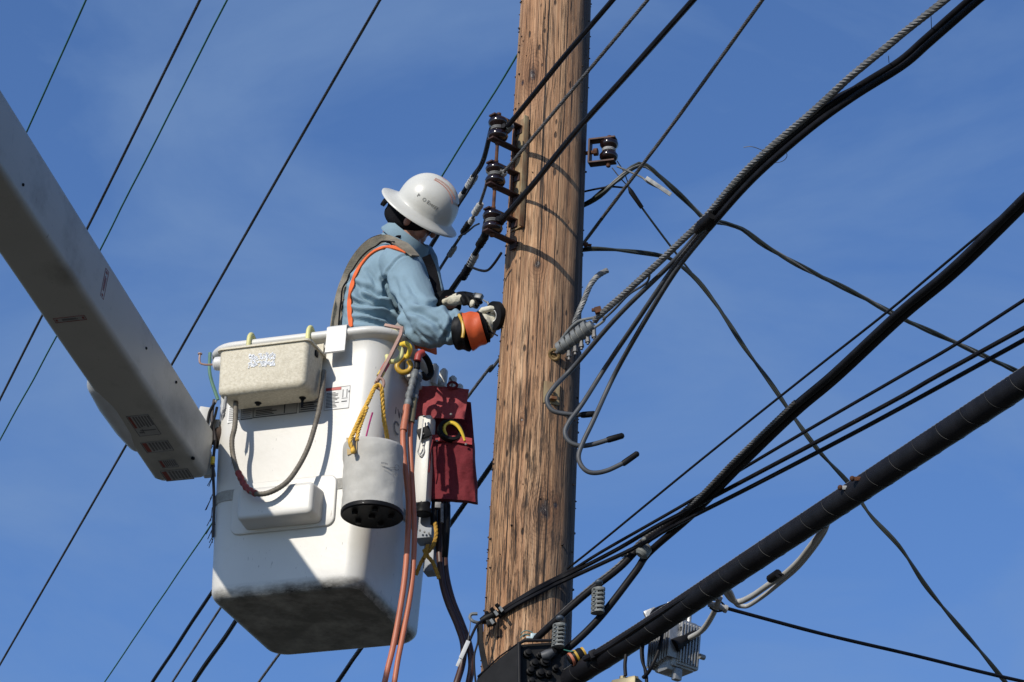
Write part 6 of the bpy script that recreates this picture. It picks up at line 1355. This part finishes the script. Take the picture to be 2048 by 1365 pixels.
for k, h in ((1.06, -.003), (1.25, -.009), (1.6, -.014), (1.88, -.018), (1.97, -.021), (2.0, -.026), (1.96, -.026), (1.6, -.020), (1.2, -.014), (1.0, -.008), (.97, .01)):
    rings.append([hatpt(2*math.pi*j_/n, k, h - .010*abs(math.sin(2*math.pi*j_/n))*(k > 1)*(k-1)+.004) for j_ in range(n)])
for k, h in prof[::-1][2:]: rings.append([hatpt(2*math.pi*j_/n, k*.965, h-.002) for j_ in range(n)])
mb.loft(rings); hat = obj('hard_hat', mb, M['hat'], wk, label='scuffed white full-brim hard hat', ang=60)
def dome(g, s, off=.0012):
    k = min(1, math.sqrt((g/HA)**2+(s/HB)**2)); t = math.asin(min(1, k**(1/.92))); h = HH*math.cos(t)**.88
    rd = .006*math.exp(-(s/.022)**2)*min(1, h/.05) - .0025*math.exp(-((abs(s)-.036)/.010)**2)*min(1, h/.05)
    p = brim+gF*(g+HS)+sF*s+nF*(h+.004+rd); nn_ = (gF*g/HA**2+sF*s/HB**2+nF*h/HH**2).normalized(); return p+nn_*off
mb = MB()
for s in (.029, .044, -.029): 
    for e in (-.0022, .0022):
        mb.tube([dome(g, s+e+ (.012*(g-.02)/.1 if s > .04 else 0)) for g in [x*.006-.03 for x in range(20)]], .0008, 5)
mb.tube([dome(g, .0) for g in [x*.006-.01 for x in range(16)]], .0010, 5)
obj('hat_stripes', mb, M['hatstripe'], hat)
me = text_mesh('P   O Energy', .0195, .0)
mb = MB()
me2 = me
for v in me2.vertices:
    x, y = v.co.x, v.co.y
    gg = -.052+x; el_ = .050+y                                   # along the head, height above the brim
    # solve side offset so that the dome height equals el_
    lo, hi = 0., HB*.9999*math.sqrt(max(0, 1-(gg/HA)**2))
    for _ in range(24):
        m_ = (lo+hi)/2; k = math.sqrt((gg/HA)**2+(m_/HB)**2); t = math.asin(min(1, k**(1/.92))); h = HH*math.cos(t)**.88
        if h > el_: lo = m_
        else: hi = m_
    p = brim+gF*(gg+HS)+sF*lo+nF*(el_+.004); nn_ = (gF*gg/HA**2+sF*lo/HB**2+nF*el_/HH**2).normalized(); v.co = p+nn_*.0018
obj('hat_lettering', me2, mat('grey_lettering', (.13, .13, .12), .6), hat, smooth=False)
# liner: knit hood over the back of the head, suspension, glasses
mb = MB(); mb.loft(ell(hd(-.022, 0, .0), gF*.098, sF*.087, nF*.085)); mb.loft(ell(hd(-.030, 0, -.042), gF*.086, sF*.088, nF*.046)); mb.loft(ell(hd(.018, 0, -.012), gF*.070, sF*.086, nF*.040))
mb.loft(ell(hd(.02, 0, .028), gF*.085, sF*.082, nF*.035)); obj('knit_liner', remesh(mb, .006, 5, 'l'), M['liner'], wk)
mb = MB(); mb.box(hd(-.128, 0, -.012), gF*.006, sF*.034, nF*.020, .003); mb.tube([hd(-.12, .05, .0), hd(-.13, .02, -.01), hd(-.134, 0, -.02)], .006, 8); mb.lathe(hd(-.142, 0, -.024), gF, [(.014, 0), (.016, .003), (.016, .010), (.008, .011)], 10); obj('hat_suspension', mb, M['black'], wk)
mb = MB(); mb.box(hd(-.103, .034, .006), gF*.010, sF*.022, nF*.010, .003); obj('suspension_pad', mb, M['yellow'], wk)
mb = MB()
for s in (-1, 1): mb.box(hd(.092, s*.034, -.004), gF*.004, sF*.027, nF*.018, .003); mb.tube([hd(.088, s*.06, .0), hd(.03, s*.082, .0), hd(-.01, s*.084, -.003)], .003, 6)
obj('safety_glasses', mb, M['glass'], wk)
# ---- what the hands hold
tr = empty('tape_roll', PY(990, 632, 12.58), 'black electrical tape roll with white core held against the pole edge', 'tape roll')
an_ = (-vV*.56-vR*.82+vU*.05).normalized(); u_ = an_.cross(vU).normalized(); w_ = an_.cross(u_); c = PY(990, 632, 12.57)
def annulus(r0, r1, h0, h1, name, m):
    mb = MB(); rr = []
    for k in range(41):
        a = 2*math.pi*k/40; d = u_*math.cos(a)+w_*math.sin(a); rr.append([c+d*r1+an_*h0, c+d*r1+an_*h1, c+d*r0+an_*h1, c+d*r0+an_*h0])
    mb.loft(rr, False, False); obj(name, mb, m, tr)
annulus(.0235, .0565, -.011, .010, 'tape', M['black']); annulus(.0195, .0234, -.010, .009, 'core', mat('white_core', (.75, .75, .73), .5))
mb = MB(); mb.tube([c-an_*.0112+u_*.0, c-an_*.0118], [.0, .0232], 24) if False else mb.lathe(c-an_*.012, an_, [(.0233, 0), (.0233, .002)], 24); obj('core_disc', mb, M['steel'], tr)
mb = MB(); a = PY(958, 594, 12.72); mb.box(a, V3(.013, -.004, -.004), V3(.004, .012, 0), V3(.004, 0, .011), .003); mb.tube([PY(950, 590, 12.75), a], [.010, .012], 8); mb.mat(1).tube([PY(966, 600, 12.70), PY(975, 606, 12.68)], .003, 6)
mb.tube([PY(975, 604, 12.64), PY(978, 612, 12.64)], .0045, 6); obj('hand_tool', mb, [mat('dark_tool_plastic', (.05, .06, .07), .4), M['steel']], None, 'small black tool tip held in the far glove near the tape', 'tool')
wire([(975, 662, 12.60), (985, 666, 12.58), (995, 672, 12.56)], .003, M['cable'], 'short dark wire end between the near glove and the pole', name='wire_end')
